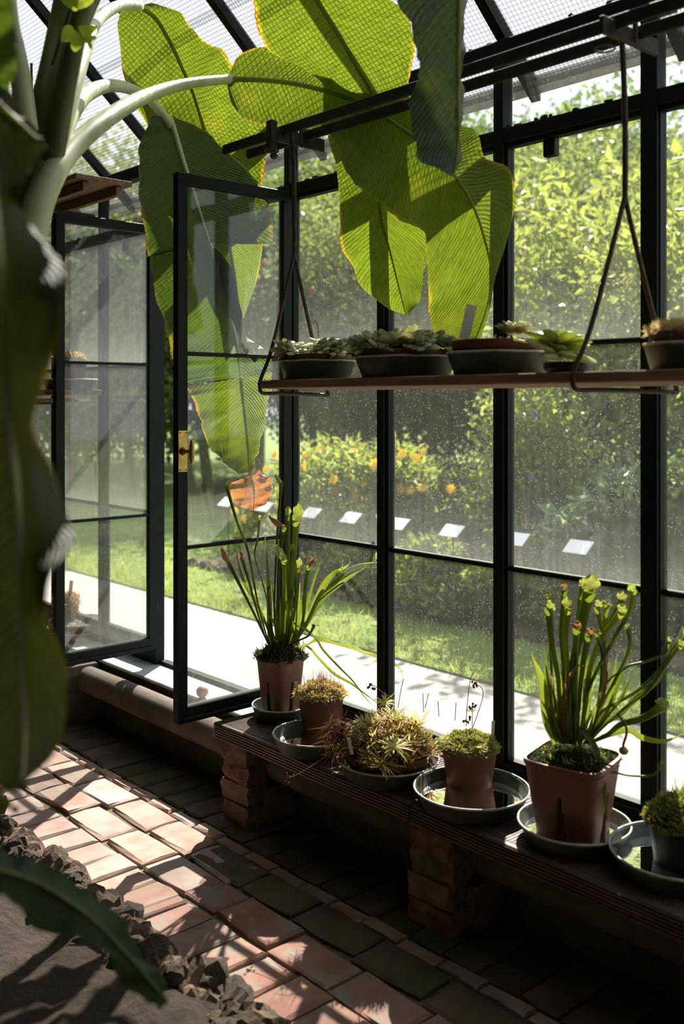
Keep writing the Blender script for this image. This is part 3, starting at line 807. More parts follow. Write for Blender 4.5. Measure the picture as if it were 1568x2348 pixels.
# ================================================================== POTS AND SAUCERS
def saucer(c, r, h, label, mat, water=True, lvl=.42):
    root = thing('saucer', label, 'saucer', c, 'plant saucers')
    prof = [(.001, 0), (r * .84, 0), (r * .86, .004), (r * .985, h - .004), (r, h), (r * .972, h), (r * .95, h - .006), (r * .84, .007), (.001, .006)]
    add('dish', lathe(prof, c, 48), mat, root)
    a = np.linspace(0, 2 * math.pi, 49)
    add('rim', tube(np.stack([c[0] + r * .988 * np.cos(a), c[1] + r * .988 * np.sin(a), c[2] + h + .0005 * np.sin(a * 7)], 1), .0034, 6, cap=False), M['rim'], root, label='pale limescale rim')
    if water:
        zz = h * lvl; rr = r * (.85 + .11 * lvl) - .004
        add('water', lathe([(.001, zz), (rr, zz)], c, 40), M['water'], root)
    return root
def round_pot(root, c, rt, rb, h, mat, lip=True, name='pot'):
    l = .022 if lip else 0
    prof = [(.001, 0), (rb, 0), (rb + .002, .003), (rb + (rt - rb) * .8, h - l - .004)]
    if lip: prof += [(rt - .001, h - l - .002), (rt, h - .003)]
    prof += [(rt, h), (rt - .006, h), (rt - .010, h - .012), (rt - .014, h - .03), (.001, h - .03)]
    return add(name, lathe(prof, c, 40), mat, root)
def square_pot(root, c, st, sb, h, rot, mat):
    """rounded-square plastic pot with a tapering slot in the lower half of each side"""
    n = 88; m = 22
    v = []; f = []
    lev = [(h * i / (m - 1)) for i in range(m)]
    for z in lev:
        s = sb + (st - sb) * z / h
        lip = .004 if z > h - .012 else 0
        for k in range(n):
            a = 2 * math.pi * k / n
            ca, sa = math.cos(a), math.sin(a)
            e = 5.5
            rr = (abs(ca) ** e + abs(sa) ** e) ** (-1 / e) * s / 2
            # slot
            off = ((a + math.pi / 4) % (math.pi / 2)) - math.pi / 4
            wz = .20 * (1 - z / (h * .62))
            if z < h * .60 and abs(math.tan(off)) < max(.05, wz): rr -= .017
            x, y = (rr + lip) * ca, (rr + lip) * sa
            v.append((c[0] + x * math.cos(rot) - y * math.sin(rot), c[1] + x * math.sin(rot) + y * math.cos(rot), c[2] + z))
    for zz, ins in ((h, .006), (h - .03, .012)):
        for k in range(n):
            a = 2 * math.pi * k / n; ca, sa = math.cos(a), math.sin(a)
            rr = (abs(ca) ** 5.5 + abs(sa) ** 5.5) ** (-1 / 5.5) * st / 2 - ins
            x, y = rr * ca, rr * sa
            v.append((c[0] + x * math.cos(rot) - y * math.sin(rot), c[1] + x * math.sin(rot) + y * math.cos(rot), c[2] + zz))
    m2 = m + 2
    for i in range(m2 - 1):
        for k in range(n): f.append((i * n + k, i * n + (k + 1) % n, (i + 1) * n + (k + 1) % n, (i + 1) * n + k))
    f += [tuple(range(n))[::-1]]
    return add('pot', (v, f), mat, root, smooth=False)
def mound(c, r, h, sq=False, rot=0, n=26, rough=.012):
    v, f = [], []
    R = 9
    v.append((c[0], c[1], c[2] + h))
    for i in range(1, R + 1):
        t = i / R
        for k in range(n):
            a = 2 * math.pi * k / n
            e = (abs(math.cos(a)) ** 5 + abs(math.sin(a)) ** 5) ** (-1 / 5) if sq else 1.0
            x, y = r * t * e * math.cos(a), r * t * e * math.sin(a)
            if sq: x, y = x * math.cos(rot) - y * math.sin(rot), x * math.sin(rot) + y * math.cos(rot)
            v.append((c[0] + x, c[1] + y, c[2] + h * (1 - t ** 2.2) + (random.uniform(-rough, rough) if i < R else -.006)))
    for k in range(n): f.append((0, 1 + k, 1 + (k + 1) % n))
    for i in range(R - 1):
        for k in range(n):
            a = 1 + i * n + k; b = 1 + i * n + (k + 1) % n
            f.append((a, a + n, b + n, b))
    return v, f
def moss(c, r, h, n, L, W, bend=.8, sq=False, rot=0, spread=.8, over=1.0):
    t = np.sqrt(rng.random(n)) * over; a = rng.random(n) * 2 * math.pi
    e = (np.abs(np.cos(a)) ** 5 + np.abs(np.sin(a)) ** 5) ** (-1 / 5) if sq else 1.0
    x, y = r * t * e * np.cos(a), r * t * e * np.sin(a)
    if sq: x, y = x * math.cos(rot) - y * math.sin(rot), x * math.sin(rot) + y * math.cos(rot)
    lump = .012 * np.sin(x * 90) * np.cos(y * 80)
    P = np.stack([c[0] + x, c[1] + y, c[2] + h * (1 - np.minimum(t, 1.05) ** 2.2) + lump * .6 + rng.normal(0, .003, n)], 1)
    D = unit(np.stack([rng.normal(0, spread, n) + x / r * .5, rng.normal(0, spread, n) + y / r * .5, np.full(n, .7)], 1))
    return blades(P, D, L * (.5 + rng.random(n)), W, bend)
def tag_label(root, p, w, h, tilt=0.0, ang=0.0):
    """small plastic plant label standing in the soil"""
    v, f = box(-w / 2, w / 2, -.001, .001, 0, h)
    Mx = Matrix.Translation(Vector(p)) @ Matrix.Rotation(ang, 4, 'Z') @ Matrix.Rotation(tilt, 4, 'Y')
    return add('plant_label', xform((v, f), Mx), M['white_tag'], root, smooth=False)

def saucer_at(px, py, r, h, label, mat, water=True, lvl=.42):
    p = onz(px, py, BT + h); c = (p[0], p[1], BT + .0018)
    saucer(c, r, h, label, mat, water, lvl)
    return np.array(c)
C1 = saucer_at(643, 1615, .112, .052, 'small dark green saucer at the left end of the bench', M['saucer_green'])
C2 = saucer_at(721, 1681, .150, .055, 'grey saucer of brown water under the small moss pot', M['saucer'])
C3 = saucer_at(890, 1738, .170, .055, 'grey saucer under the sundew bowl', M['saucer'], False)
C4 = saucer_at(1081, 1806, .1775, .055, 'wide grey water saucer under the terracotta moss pot', M['saucer'])
C5 = saucer_at(1316, 1884, .158, .050, 'green-grey saucer under the large square pot', M['saucer'])
C6 = saucer_at(1556, 1950, .180, .055, 'dark water saucer at the right edge under the black pot', M['saucer'])

def ray_depth(p):      # depth along the camera axis
    return SA * p[0] + CA * p[1]
# ---- pitcher plants
def conv(crop, pts):
    ox, oy, s = crop
    return [(ox + x / s, oy + y / s) for x, y in pts]
def pitcher(root, crop, pts, w, Zb, dz, kind='p', hood=None, dead=False, seed=0):
    """pts: pixel path from base to mouth; w: mouth width in crop units; Zb depth of the pot; dz how far the tip leans to or from the viewer"""
    px = conv(crop, pts)
    n = len(px)
    P3 = [V(x, y, Zb + dz * (i / (n - 1)) ** 1.3) for i, (x, y) in enumerate(px)]
    wr = w / crop[2] / F_PX * Zb / 2
    S = spline(P3, 8 + 4 * n)
    m = len(S); t = np.linspace(0, 1, m)
    rnd = np.full
    if kind == 'p':
        R = wr * (.22 + .55 * t ** .8 + .25 * np.clip((t - .88) / .12, 0, 1) ** 2)
        v, f = tube(S, R, 10, cap=False)
        o = add('pitcher', (v, f), M['pitcher_d'] if dead == 2 else M['pitcher'], root, rnd=np.full(len(v), random.random()))
        # wing along the front, as a thin keel
        if hood is not None:
            hx, hy = conv(crop, [hood])[0]
            tip = V(hx, hy, Zb + dz)
            mouth = S[-1]
            ax = tip - mouth; Lh = max(np.linalg.norm(ax) * 1.1, wr * 1.6); ax /= np.linalg.norm(ax) + 1e-9
            view = V(hx, hy, 1.0) - np.array((0, 0, EYE)); view /= np.linalg.norm(view)
            sd = np.cross(ax, view); sd /= np.linalg.norm(sd) + 1e-9
            sd = sd * .85 + view * .5 * random.choice((-1, 1)); sd /= np.linalg.norm(sd)
            up = np.cross(sd, ax)
            hv, hf = [], []
            K = 7
            for i in range(K):
                u = i / (K - 1)
                wid = wr * (.6 + .85 * math.sin(math.pi * min(1, u * .85 + .12))) * (1 - .9 * max(0, u - .72) / .28) * (.8 if dead else 1)
                arch = math.sin(u * 2.2) * Lh * .22
                for j in range(-3, 4):
                    q = j / 3
                    crumple = (random.uniform(-.2, .2) * wr * (2.2 if dead else .6))
                    hv.append(mouth + ax * Lh * u + up * (arch + crumple - (1 - q * q) * wr * .25) + sd * wid * q + up * abs(q) * wr * .35 * math.sin(i * 2.1 + j))
            for i in range(K - 1):
                for j in range(6): hf.append((i * 7 + j, i * 7 + j + 1, (i + 1) * 7 + j + 1, (i + 1) * 7 + j))
            add('hood', (np.array(hv), hf), M['pitcher_d'] if dead else M['pitcher_y'], o, rnd=np.full(len(hv), random.random()), label='withered brown hood' if dead else None)
        return o
    # flat leaf
    W = wr * np.sin(np.clip(t * .92 + .12, 0, 1) * math.pi) ** .8
    W = np.maximum(W, wr * .12)
    T, Nn, B = frames(S)
    vw = S - np.array((0, 0, EYE)); vw /= np.linalg.norm(vw, axis=1)[:, None]
    sd = np.cross(T, vw); sd /= np.linalg.norm(sd, axis=1)[:, None] + 1e-9
    ph = random.uniform(0, 6)
    tw = .5 * np.sin(t * 3 + ph)
    sd = sd * np.cos(tw)[:, None] + np.cross(T, sd) * np.sin(tw)[:, None]
    nrm = np.cross(T, sd)
    v = np.stack([S - sd * W[:, None] + nrm * W[:, None] * .35, S, S + sd * W[:, None] + nrm * W[:, None] * .35], 1).reshape(-1, 3)
    if kind == 'w':   # wavy keel
        v.reshape(m, 3, 3)[:, 2, :] += nrm * (W * 1.2 * np.sin(t * 38))[:, None]
    f = [(i * 3 + j, i * 3 + j + 1, (i + 1) * 3 + j + 1, (i + 1) * 3 + j) for i in range(m - 1) for j in range(2)]
    return add('leaf', (v, f), M['pitcher_d'] if dead == 2 else M['pitcher'], root, rnd=np.full(len(v), random.random()))

# left pitcher plant
Z1 = ray_depth(C1)
c1 = C1 + np.array((0, 0, .0065))
ROT1 = math.radians(4)
PP1 = thing('pitcher_plant', 'tall yellow-green pitcher plant in the narrow brown square pot at the bench end', 'potted plant', c1, 'potted pitcher plants')
square_pot(PP1, c1, .150, .112, .235, ROT1, M['potbrown'])
add('soil', mound(c1 + np.array((0, 0, .222)), .070, .035, True, ROT1), M['soil'], PP1)
v, q, r = moss(c1 + np.array((0, 0, .228)), .082, .042, 4200, .011, .006, sq=True, rot=ROT1)
add('moss', (v, q), M['moss_dark'], PP1, rnd=r, kind='stuff')
K7 = (460, 1060, 3.136); K3 = (480, 1440, 3.733)
zc = Z1
for pts, w, dz, kd, hd, dead in [
    ([(505, 1330), (480, 1270), (410, 1010), (340, 640), (262, 430), (185, 170)], 30, -.09, 'p', (205, 130), 0),
    ([(500, 1330), (470, 1270), (380, 1080), (270, 860), (205, 735)], 34, -.09, 'p', (165, 610), 1),
    ([(500, 1330), (465, 1260), (400, 1050), (345, 850), (303, 715)], 28, -.10, 'p', (292, 645), 1),
    ([(520, 1330), (505, 1200), (470, 960), (398, 720), (388, 650), (410, 540), (424, 400)], 20, -.03, 'p', (420, 378), 0),
    ([(540, 1330), (500, 1250), (487, 900), (462, 520)], 44, .03, 'l', None, 0),
    ([(530, 1330), (420, 1050), (330, 900), (285, 780), (248, 615)], 26, -.06, 'l', None, 0),
    ([(550, 1330), (535, 1200), (530, 1000), (552, 500), (582, 150)], 26, .10, 'p', (545, 90), 0),
    ([(560, 1330), (560, 1200), (555, 900), (575, 640), (600, 470)], 38, -.02, 'p', (510, 385), 1),
    ([(600, 1330), (600, 1200), (612, 1000), (630, 700), (628, 385)], 36, .08, 'p', (618, 320), 0),
    ([(610, 1330), (625, 1200), (652, 900), (677, 600), (686, 415)], 62, -.02, 'p', (690, 300), 0),
    ([(590, 1330), (592, 1200), (598, 950), (602, 705)], 48, -.10, 'p', (560, 600), 0),
    ([(600, 1330), (640, 1180), (682, 950), (690, 800), (657, 622)], 30, -.06, 'p', (665, 590), 0),
    ([(620, 1330), (655, 1200), (690, 940), (702, 760)], 36, .02, 'p', (700, 690), 0),
    ([(620, 1330), (710, 1230), (742, 1080), (755, 880), (778, 745)], 42, -.03, 'p', (820, 680), 1),
    ([(640, 1330), (705, 1230), (780, 960), (830, 800), (864, 708)], 24, .06, 'l', None, 0),
    ([(640, 1330), (740, 1190), (850, 970), (960, 870), (1100, 760), (1290, 735)], 55, .06, 'p', (1360, 720), 0),
    ([(640, 1330), (745, 1180), (840, 1010), (1000, 880), (1050, 880), (1097, 915), (1190, 790), (1250, 700)], 26, .08, 'p', (1258, 650), 0),
    ([(650, 1330), (760, 1150), (860, 940), (960, 800), (1010, 790), (1022, 700)], 40, .02, 'l', None, 0),
    ([(650, 1330), (770, 1140), (870, 980), (1060, 830), (1180, 760)], 46, .10, 'l', None, 0),
    ([(640, 1330), (740, 1200), (870, 900), (940, 810), (1060, 740), (1070, 690)], 34, .12, 'l', None, 0),
    ([(1250, 700), (1250, 600), (1262, 500), (1277, 405)], 34, .0, 'p', (1275, 365), 0),
    ([(650, 1340), (740, 1320), (850, 1275), (1060, 1320), (1200, 1370), (1350, 1430), (1430, 1480), (1455, 1540)], 30, .05, 'w', None, 0),
    ([(620, 1330), (640, 1170), (720, 1180), (830, 1270), (880, 1350), (1000, 1480), (1090, 1570), (1190, 1700), (1290, 1800)], 18, -.12, 'l', None, 0),
    ([(640, 1340), (760, 1320), (860, 1420), (960, 1520), (1080, 1590), (1200, 1680), (1330, 1780)], 20, -.10, 'l', None, 0),
    ([(640, 1340), (690, 1290), (770, 1250), (812, 1185)], 24, -.08, 'p', (815, 1170), 1),
    ([(620, 1330), (645, 1200), (660, 1065)], 20, -.10, 'p', (672, 1058), 1),
    ([(560, 1330), (510, 1180), (490, 980), (480, 905)], 18, -.06, 'p', (500, 895), 2)]:
    pitcher(PP1, K7, pts, w, zc, dz, kd, hd, dead)
for k in range(22):
    x0 = random.uniform(500, 690); x1 = x0 + (x0 - 590) * random.uniform(.1, .9) + random.uniform(-40, 40); y1 = random.uniform(760, 1150)
    pitcher(PP1, K7, [(x0 * .5 + 295, 1335), (x0 * .8 + x1 * .2, 1180), (x1, y1)], random.uniform(14, 30), zc, random.uniform(-.08, .08), 'l')
nst = 130
P = np.stack([c1[0] + rng.normal(0, .028, nst), c1[1] + rng.normal(0, .028, nst), np.full(nst, c1[2] + .245)], 1)
v, q, r = blades(P, unit(np.stack([rng.normal(0, .3, nst), rng.normal(0, .3, nst), np.ones(nst)], 1)), .05, .004, .3)
add('dry_stubs', (v, q), M['deadleaf'], PP1, rnd=r, kind='stuff')

# right pitcher plant
Z5 = ray_depth(C5) + .01
c5 = C5 + np.array((.006, .008, .0065))
ROT5 = math.radians(13)
PP5 = thing('pitcher_plant', 'bushy pitcher plant in the large brown square pot at the right', 'potted plant', c5, 'potted pitcher plants')
square_pot(PP5, c5, .228, .168, .225, ROT5, M['potbrown'])
add('soil', mound(c5 + np.array((0, 0, .200)), .104, .035, True, ROT5), M['soil'], PP5)
v, q, r = moss(c5 + np.array((0, 0, .203)), .105, .036, 5600, .010, .005, sq=True, rot=ROT5)
add('moss', (v, q), M['moss_dark'], PP5, rnd=r, kind='stuff')
n = 500; a = rng.random(n) * 6.28; tr = np.sqrt(rng.random(n)) * .09
v, q, r = blades(np.stack([c5[0] + tr * np.cos(a), c5[1] + tr * np.sin(a), c5[2] + .225 + rng.random(n) * .012], 1), unit(rng.normal(size=(n, 3)) + np.array((0, 0, .5))), .010, .006)
add('green_moss', (v, q), M['moss'], PP5, rnd=r, kind='stuff')
K5 = (1160, 1300, 3.843)
for pts, w, dz, kd, hd, dead in [
    ([(430, 1560), (345, 1330), (312, 1000), (225, 768)], 66, -.05, 'l', None, 0),
    ([(450, 1560), (380, 1280), (360, 960), (375, 758)], 48, -.02, 'l', None, 0),
    ([(480, 1560), (400, 1250), (405, 1000), (395, 930)], 18, -.04, 'l', None, 2),
    ([(500, 1560), (480, 1350), (462, 1000), (405, 700), (372, 360)], 64, .0, 'p', (432, 325), 0),
    ([(470, 1560), (440, 1300), (400, 900), (365, 240)], 30, .05, 'p', (375, 225), 0),
    ([(520, 1560), (510, 1300), (510, 900), (486, 600), (516, 205)], 46, .04, 'p', (500, 140), 1),
    ([(540, 1560), (545, 1300), (545, 900), (525, 620), (548, 365)], 56, -.02, 'p', (545, 270), 0),
    ([(580, 1560), (570, 1300), (585, 900), (650, 600), (735, 215)], 96, -.04, 'p', (735, 70), 0),
    ([(560, 1560), (560, 1250), (600, 700), (650, 300), (665, 180)], 40, .06, 'p', (670, 100), 0),
    ([(600, 1560), (610, 1200), (612, 750), (622, 560)], 66, -.09, 'p', (650, 490), 1),
    ([(610, 1560), (640, 1250), (665, 950), (725, 600)], 60, -.03, 'p', (770, 545), 1),
    ([(640, 1560), (700, 1250), (742, 900), (830, 650), (1015, 400)], 62, -.02, 'p', (1050, 340), 0),
    ([(640, 1560), (680, 1250), (720, 950), (870, 600), (1022, 295)], 56, .05, 'p', (1035, 220), 0),
    ([(650, 1560), (690, 1250), (760, 1000), (960, 620), (1085, 400), (1125, 205)], 50, -.08, 'p', (1080, 165), 0),
    ([(680, 1560), (830, 1150), (862, 700), (800, 350)], 48, .05, 'p', (850, 305), 0),
    ([(690, 1560), (850, 1100), (868, 600), (886, 340)], 50, .07, 'p', (900, 300), 0),
    ([(660, 1560), (800, 1250), (850, 800), (795, 590)], 40, -.05, 'p', (815, 550), 0),
    ([(700, 1560), (780, 1320), (960, 1000), (1085, 720), (1076, 545)], 42, .04, 'p', (1085, 515), 0),
    ([(700, 1560), (780, 1280), (900, 1010), (1000, 930), (1085, 870), (1210, 840), (1390, 765), (1430, 660)], 34, .06, 'p', (1440, 620), 0),
    ([(720, 1560), (820, 1300), (1010, 1180), (1200, 1060), (1400, 850), (1580, 540)], 48, .05, 'p', None, 0),
    ([(720, 1560), (880, 1390), (1100, 1200), (1250, 1090), (1450, 800), (1540, 690)], 44, -.02, 'p', (1570, 650), 0),
    ([(720, 1560), (850, 1400), (1000, 1300), (1180, 1130), (1330, 1020), (1420, 900)], 40, .02, 'l', None, 0),
    ([(720, 1560), (890, 1480), (1010, 1390), (1200, 1335), (1380, 1230)], 74, -.06, 'p', (1385, 1180), 0),
    ([(720, 1560), (900, 1480), (1080, 1435), (1200, 1500), (1350, 1532), (1450, 1518), (1580, 1462)], 44, -.09, 'l', None, 0),
    ([(640, 1540), (640, 1430), (740, 1520), (800, 1660), (840, 1810), (860, 1940), (880, 2120), (897, 2250)], 52, -.15, 'l', None, 0),
    ([(620, 1560), (610, 1590), (700, 1680), (850, 1755), (1000, 1822), (1150, 1842), (1300, 1830), (1378, 1720)], 22, -.10, 'p', None, 0),
    ([(500, 1560), (490, 1300), (530, 1050), (620, 880), (720, 880)], 30, -.10, 'l', None, 2),
    ([(690, 1560), (760, 1350), (860, 1100), (890, 900), (895, 770)], 30, -.03, 'l', None, 2),
    ([(700, 1560), (880, 1300), (940, 1000), (980, 760)], 36, .05, 'l', None, 0),
    ([(700, 1560), (900, 1250), (1010, 950), (1055, 700)], 30, .06, 'l', None, 0),
    ([(700, 1560), (1000, 1180), (1060, 1050), (1130, 930)], 26, .02, 'l', None, 0)]:
    pitcher(PP5, K5, pts, w * 1.25, Z5, dz, kd, hd, dead)
for k in range(48):
    x0 = random.uniform(430, 800); x1 = x0 + (x0 - 590) * random.uniform(.2, .9) + random.uniform(-50, 60); y1 = random.uniform(700, 1230)
    pitcher(PP5, K5, [(x0 * .6 + 236, 1560), (x0 * .8 + x1 * .2, 1350), (x1, y1)], random.uniform(18, 44), Z5, random.uniform(-.07, .08), 'l')
fl = [V(*p, Z5 - .07) for p in conv(K5, [(980, 1290), (1050, 1390), (1062, 1470), (1035, 1560), (1037, 1600)])]
add('flower_stalk', tube(spline(fl, 16), .0035, 6), M['twig'], PP5)
add('seed_head', ellipsoid(V(*conv(K5, [(1037, 1620)])[0], Z5 - .07), (.013, .013, .011), 12, 8, .08), surf('seed_head', (.4, .18, .05), (.5, .26, .09), 30, .7), PP5)

# ---- small moss pot
c2 = np.array(onz(736, 1682, BT)); c2[2] = C2[2] + .0065
r2 = .088
MP2 = thing('moss_pot', 'small brown pot topped with pale dry moss, second from the left', 'potted plant', c2, 'small pots of moss')
round_pot(MP2, c2, r2, .066, .152, M['potbrown'])
add('soil', mound(c2 + np.array((0, 0, .138)), r2 - .008, .03), M['soil'], MP2)
v, q, r = moss(c2 + np.array((0, 0, .146)), r2, .034, 9000, .007, .0032, over=1.04)
add('moss', (v, q), M['moss_pale'], MP2, rnd=r, kind='stuff')
n = 90; a = rng.random(n) * 6.28; tr = rng.random(n) * .075
v, q, r = blades(np.stack([c2[0] + tr * np.cos(a), c2[1] + tr * np.sin(a), np.full(n, c2[2] + .165)], 1), unit(np.stack([rng.normal(0, .15, n), rng.normal(0, .15, n), np.ones(n)], 1)), .05 + .04 * rng.random(n), .0012, .2)
add('spore_stalks', (v, q), M['deadleaf'], MP2, rnd=r, kind='stuff')
n = 200; a = rng.random(n) * 6.28
v, q, r = blades(np.stack([c2[0] + r2 * np.cos(a), c2[1] + r2 * np.sin(a), np.full(n, c2[2] + .145)], 1), unit(np.stack([np.cos(a), np.sin(a), -.4 + .5 * rng.random(n)], 1)), .018, .004, .6, .4)
add('trailing_moss', (v, q), M['sundew'], MP2, rnd=r, kind='stuff')
tag_label(MP2, V(684, 1592, ray_depth(c2)), .012, .05, -.2, -ANG)

# ---- sundew bowl
c3 = C3 + np.array((0, 0, .0065))
r3 = .148
SD = thing('sundew_bowl', 'wide terracotta bowl overflowing with spiky yellow-green sundews', 'potted plant', c3)
round_pot(SD, c3, r3, .115, .075, M['terracotta'], True, 'bowl')
add('soil', mound(c3 + np.array((0, 0, .060)), r3 - .010, .095, rough=.008), M['soil'], SD)
def rosette_mesh(name, n, L, W, mat, up=.35, seed=0, curl=.5):
    g = np.random.default_rng(seed)
    a = np.arange(n) * 2.399 + g.normal(0, .15, n)
    el = up * (.2 + 1.5 * (np.arange(n)[::-1] / n)) + g.normal(0, .12, n)
    vv, ff, rr = [], [], []
    K = 5
    for i in range(n):
        d = np.array((math.cos(a[i]) * math.cos(el[i]), math.sin(a[i]) * math.cos(el[i]), math.sin(el[i])))
        s = np.array((-math.sin(a[i]), math.cos(a[i]), 0))
        l = L * g.uniform(.6, 1.1); b = len(vv); bend = g.uniform(.1, 1.0) * curl
        rv = g.random()
        for k in range(K):
            t = k / (K - 1)
            p = d * l * t; p = p + np.array((0, 0, -bend * l * t * t * .6)) + s * g.normal(0, .02) * l * t
            w = W * (.55 + .5 * math.sin(math.pi * min(1, t * .9 + .1))) * (1 if t < .99 else .3)
            vv += [p - s * w / 2, p + s * w / 2]; rr += [rv, rv]
        for k in range(K - 1): ff.append((b + 2 * k, b + 2 * k + 1, b + 2 * k + 3, b + 2 * k + 2))
    return mk_mesh(name, np.array(vv), ff, mat, True, None, rr)
ROS = [rosette_mesh('rosette', 30, .058, .0038, M['sundew'], .5, s) for s in range(3)] + [rosette_mesh('rosette', 30, .075, .005, M['sundew_red'], .5, 9), rosette_mesh('rosette', 24, .05, .0046, M['sundew_red'], .7, 10)]
top3 = c3[2] + .062
def sd_h(x, y):
    t = math.hypot(x - c3[0], y - c3[1]) / r3
    return top3 + .098 * (1 - min(1, t) ** 2.2)
for k in range(110):
    t = math.sqrt(random.random()) * 1.02; a = random.uniform(0, 6.28)
    x, y = c3[0] + t * r3 * math.cos(a), c3[1] + t * r3 * math.sin(a)
    inst('rosette', random.choice(ROS), SD, (x, y, sd_h(x, y) + .006), (math.cos(a + 1.57) * t * .5, math.sin(a + 1.57) * t * .5, random.uniform(0, 6)), random.uniform(.7, 1.15))
for px, py, s in ((958, 1672, 1.5), (905, 1722, 1.2), (880, 1620, 1.0), (900, 1650, 1.2)):
    p = onz(px, py, sd_h(c3[0], c3[1]) - .02)
    inst('rosette', ROS[1] if s < 1.4 else ROS[3], SD, (p[0], p[1], p[2] + .012), (.25, -.25, random.uniform(0, 6)), s)
n = 1300; t = np.sqrt(rng.random(n)) * 1.05; a = rng.random(n) * 6.28
x, y = t * r3 * np.cos(a), t * r3 * np.sin(a)
P = np.stack([c3[0] + x, c3[1] + y, top3 + .098 * (1 - np.minimum(t, 1) ** 2.2) + .008 * rng.random(n)], 1)
v, q, r = blades(P, unit(rng.normal(size=(n, 3)) + np.array((0, 0, .3))), .03 + .02 * rng.random(n), .0028, .8, .2)
add('dry_leaves', (v, q), M['deadleaf'], SD, rnd=r, kind='stuff')
# dead tuft spilling over the left rim
pt = V(785, 1680, ray_depth(c3) + .0)
n = 420
P = pt + rng.normal(0, 1, (n, 3)) * np.array((.02, .02, .022))
v, q, r = blades(P, unit(rng.normal(size=(n, 3)) + np.array((-.3, .3, -.5))), .05, .003, .9, .5)
add('dead_tuft', (v, q), M['deadleaf'], SD, rnd=r, kind='stuff')
K4 = (740, 1560, 3.136)
zs = ray_depth(c3)
for pts in ([(1030, 330), (1040, 150), (1060, 0), (1085, -60)], [(1060, 390), (1110, 250), (1150, 120), (1140, 50), (1085, 25)], [(540, 200), (560, 80), (580, -10)], [(500, 130), (430, 90), (380, 45), (340, 38)],
            [(725, 230), (718, 90)], [(835, 260), (828, 150)], [(950, 290), (958, 160)], [(735, 200), (760, 95)], [(1075, 380), (1075, 200)]):
    pp = spline([V(*p, zs) for p in conv(K4, pts)], 12)
    add('flower_stalk', tube(pp, .0014, 5), M['twig'], SD)
for cx, cy in ((1085, 30), (1075, 183), (1035, 285), (350, 40)):
    hv = []
    for k in range(7):
        p = V(*conv(K4, [(cx + random.uniform(-28, 28), cy + random.uniform(-22, 22))])[0], zs)
        hv.append(ellipsoid(p, (.004, .004, .005), 6, 4, .2))
    add('seed_heads', join(*hv), M['twig'], SD, kind='stuff')
sp = [V(*p, ray_depth(C3) - .1) for p in ((800, 1700), (742, 1738), (690, 1772), (662, 1785))]
add('flower_stalk', tube(spline(sp, 12), .0013, 5), M['twig'], SD)
hv = [ellipsoid(sp[-1] + rng.normal(0, .008, 3), (.004, .004, .005), 6, 4, .2) for k in range(8)]
add('seed_heads', join(*hv), M['twig'], SD, kind='stuff')
tag_label(SD, V(807, 1730, zs - .10), .011, .055, -.2, -ANG)

# ---- terracotta moss pot
c4_ = np.array(onz(1076, 1812, BT)); c4_[2] = C4[2] + .0065
r4 = .090
MP4 = thing('moss_pot', 'terracotta-brown pot with green moss in the wide saucer, right of the sundews', 'potted plant', c4_, 'small pots of moss')
round_pot(MP4, c4_, r4, .068, .142, M['potbrown'])
add('soil', mound(c4_ + np.array((0, 0, .126)), r4 - .006, .035), M['soil'], MP4)
v, q, r = moss(c4_ + np.array((0, 0, .132)), r4, .036, 8000, .007, .0042, over=1.04)
add('moss', (v, q), M['moss'], MP4, rnd=r, kind='stuff')
for k in range(10):
    a = random.uniform(2.2, 4.6)
    inst('rosette', ROS[random.choice((0, 2))], MP4, (c4_[0] + .07 * math.cos(a), c4_[1] + .07 * math.sin(a), c4_[2] + .145), (0, 0, random.uniform(0, 6)), .6)
tag_label(MP4, V(1129, 1690, ray_depth(c4_) + .03), .010, .052, .05, -ANG)

# ---- black pot at the right edge
c6 = C6 + np.array((.02, -.01, .0065))
MP6 = thing('moss_pot', 'black plastic pot of dark moss at the right edge of the bench', 'potted plant', c6, 'small pots of moss')
round_pot(MP6, c6, .098, .078, .135, M['blackpot'])
add('soil', mound(c6 + np.array((0, 0, .12)), .09, .05), M['soil'], MP6)
v, q, r = moss(c6 + np.array((0, 0, .125)), .100, .058, 8000, .009, .005, over=1.05)
add('moss', (v, q), M['moss'], MP6, rnd=r, kind='stuff')
n = 60; a = rng.random(n) * 6.28; tr = rng.random(n) * .07
v, q, r = blades(np.stack([c6[0] + tr * np.cos(a), c6[1] + tr * np.sin(a), np.full(n, c6[2] + .16)], 1), unit(np.stack([rng.normal(0, .3, n), rng.normal(0, .3, n), np.ones(n)], 1)), .06, .003, .3)
add('sprouts', (v, q), M['pitcher'], MP6, rnd=r, kind='stuff')

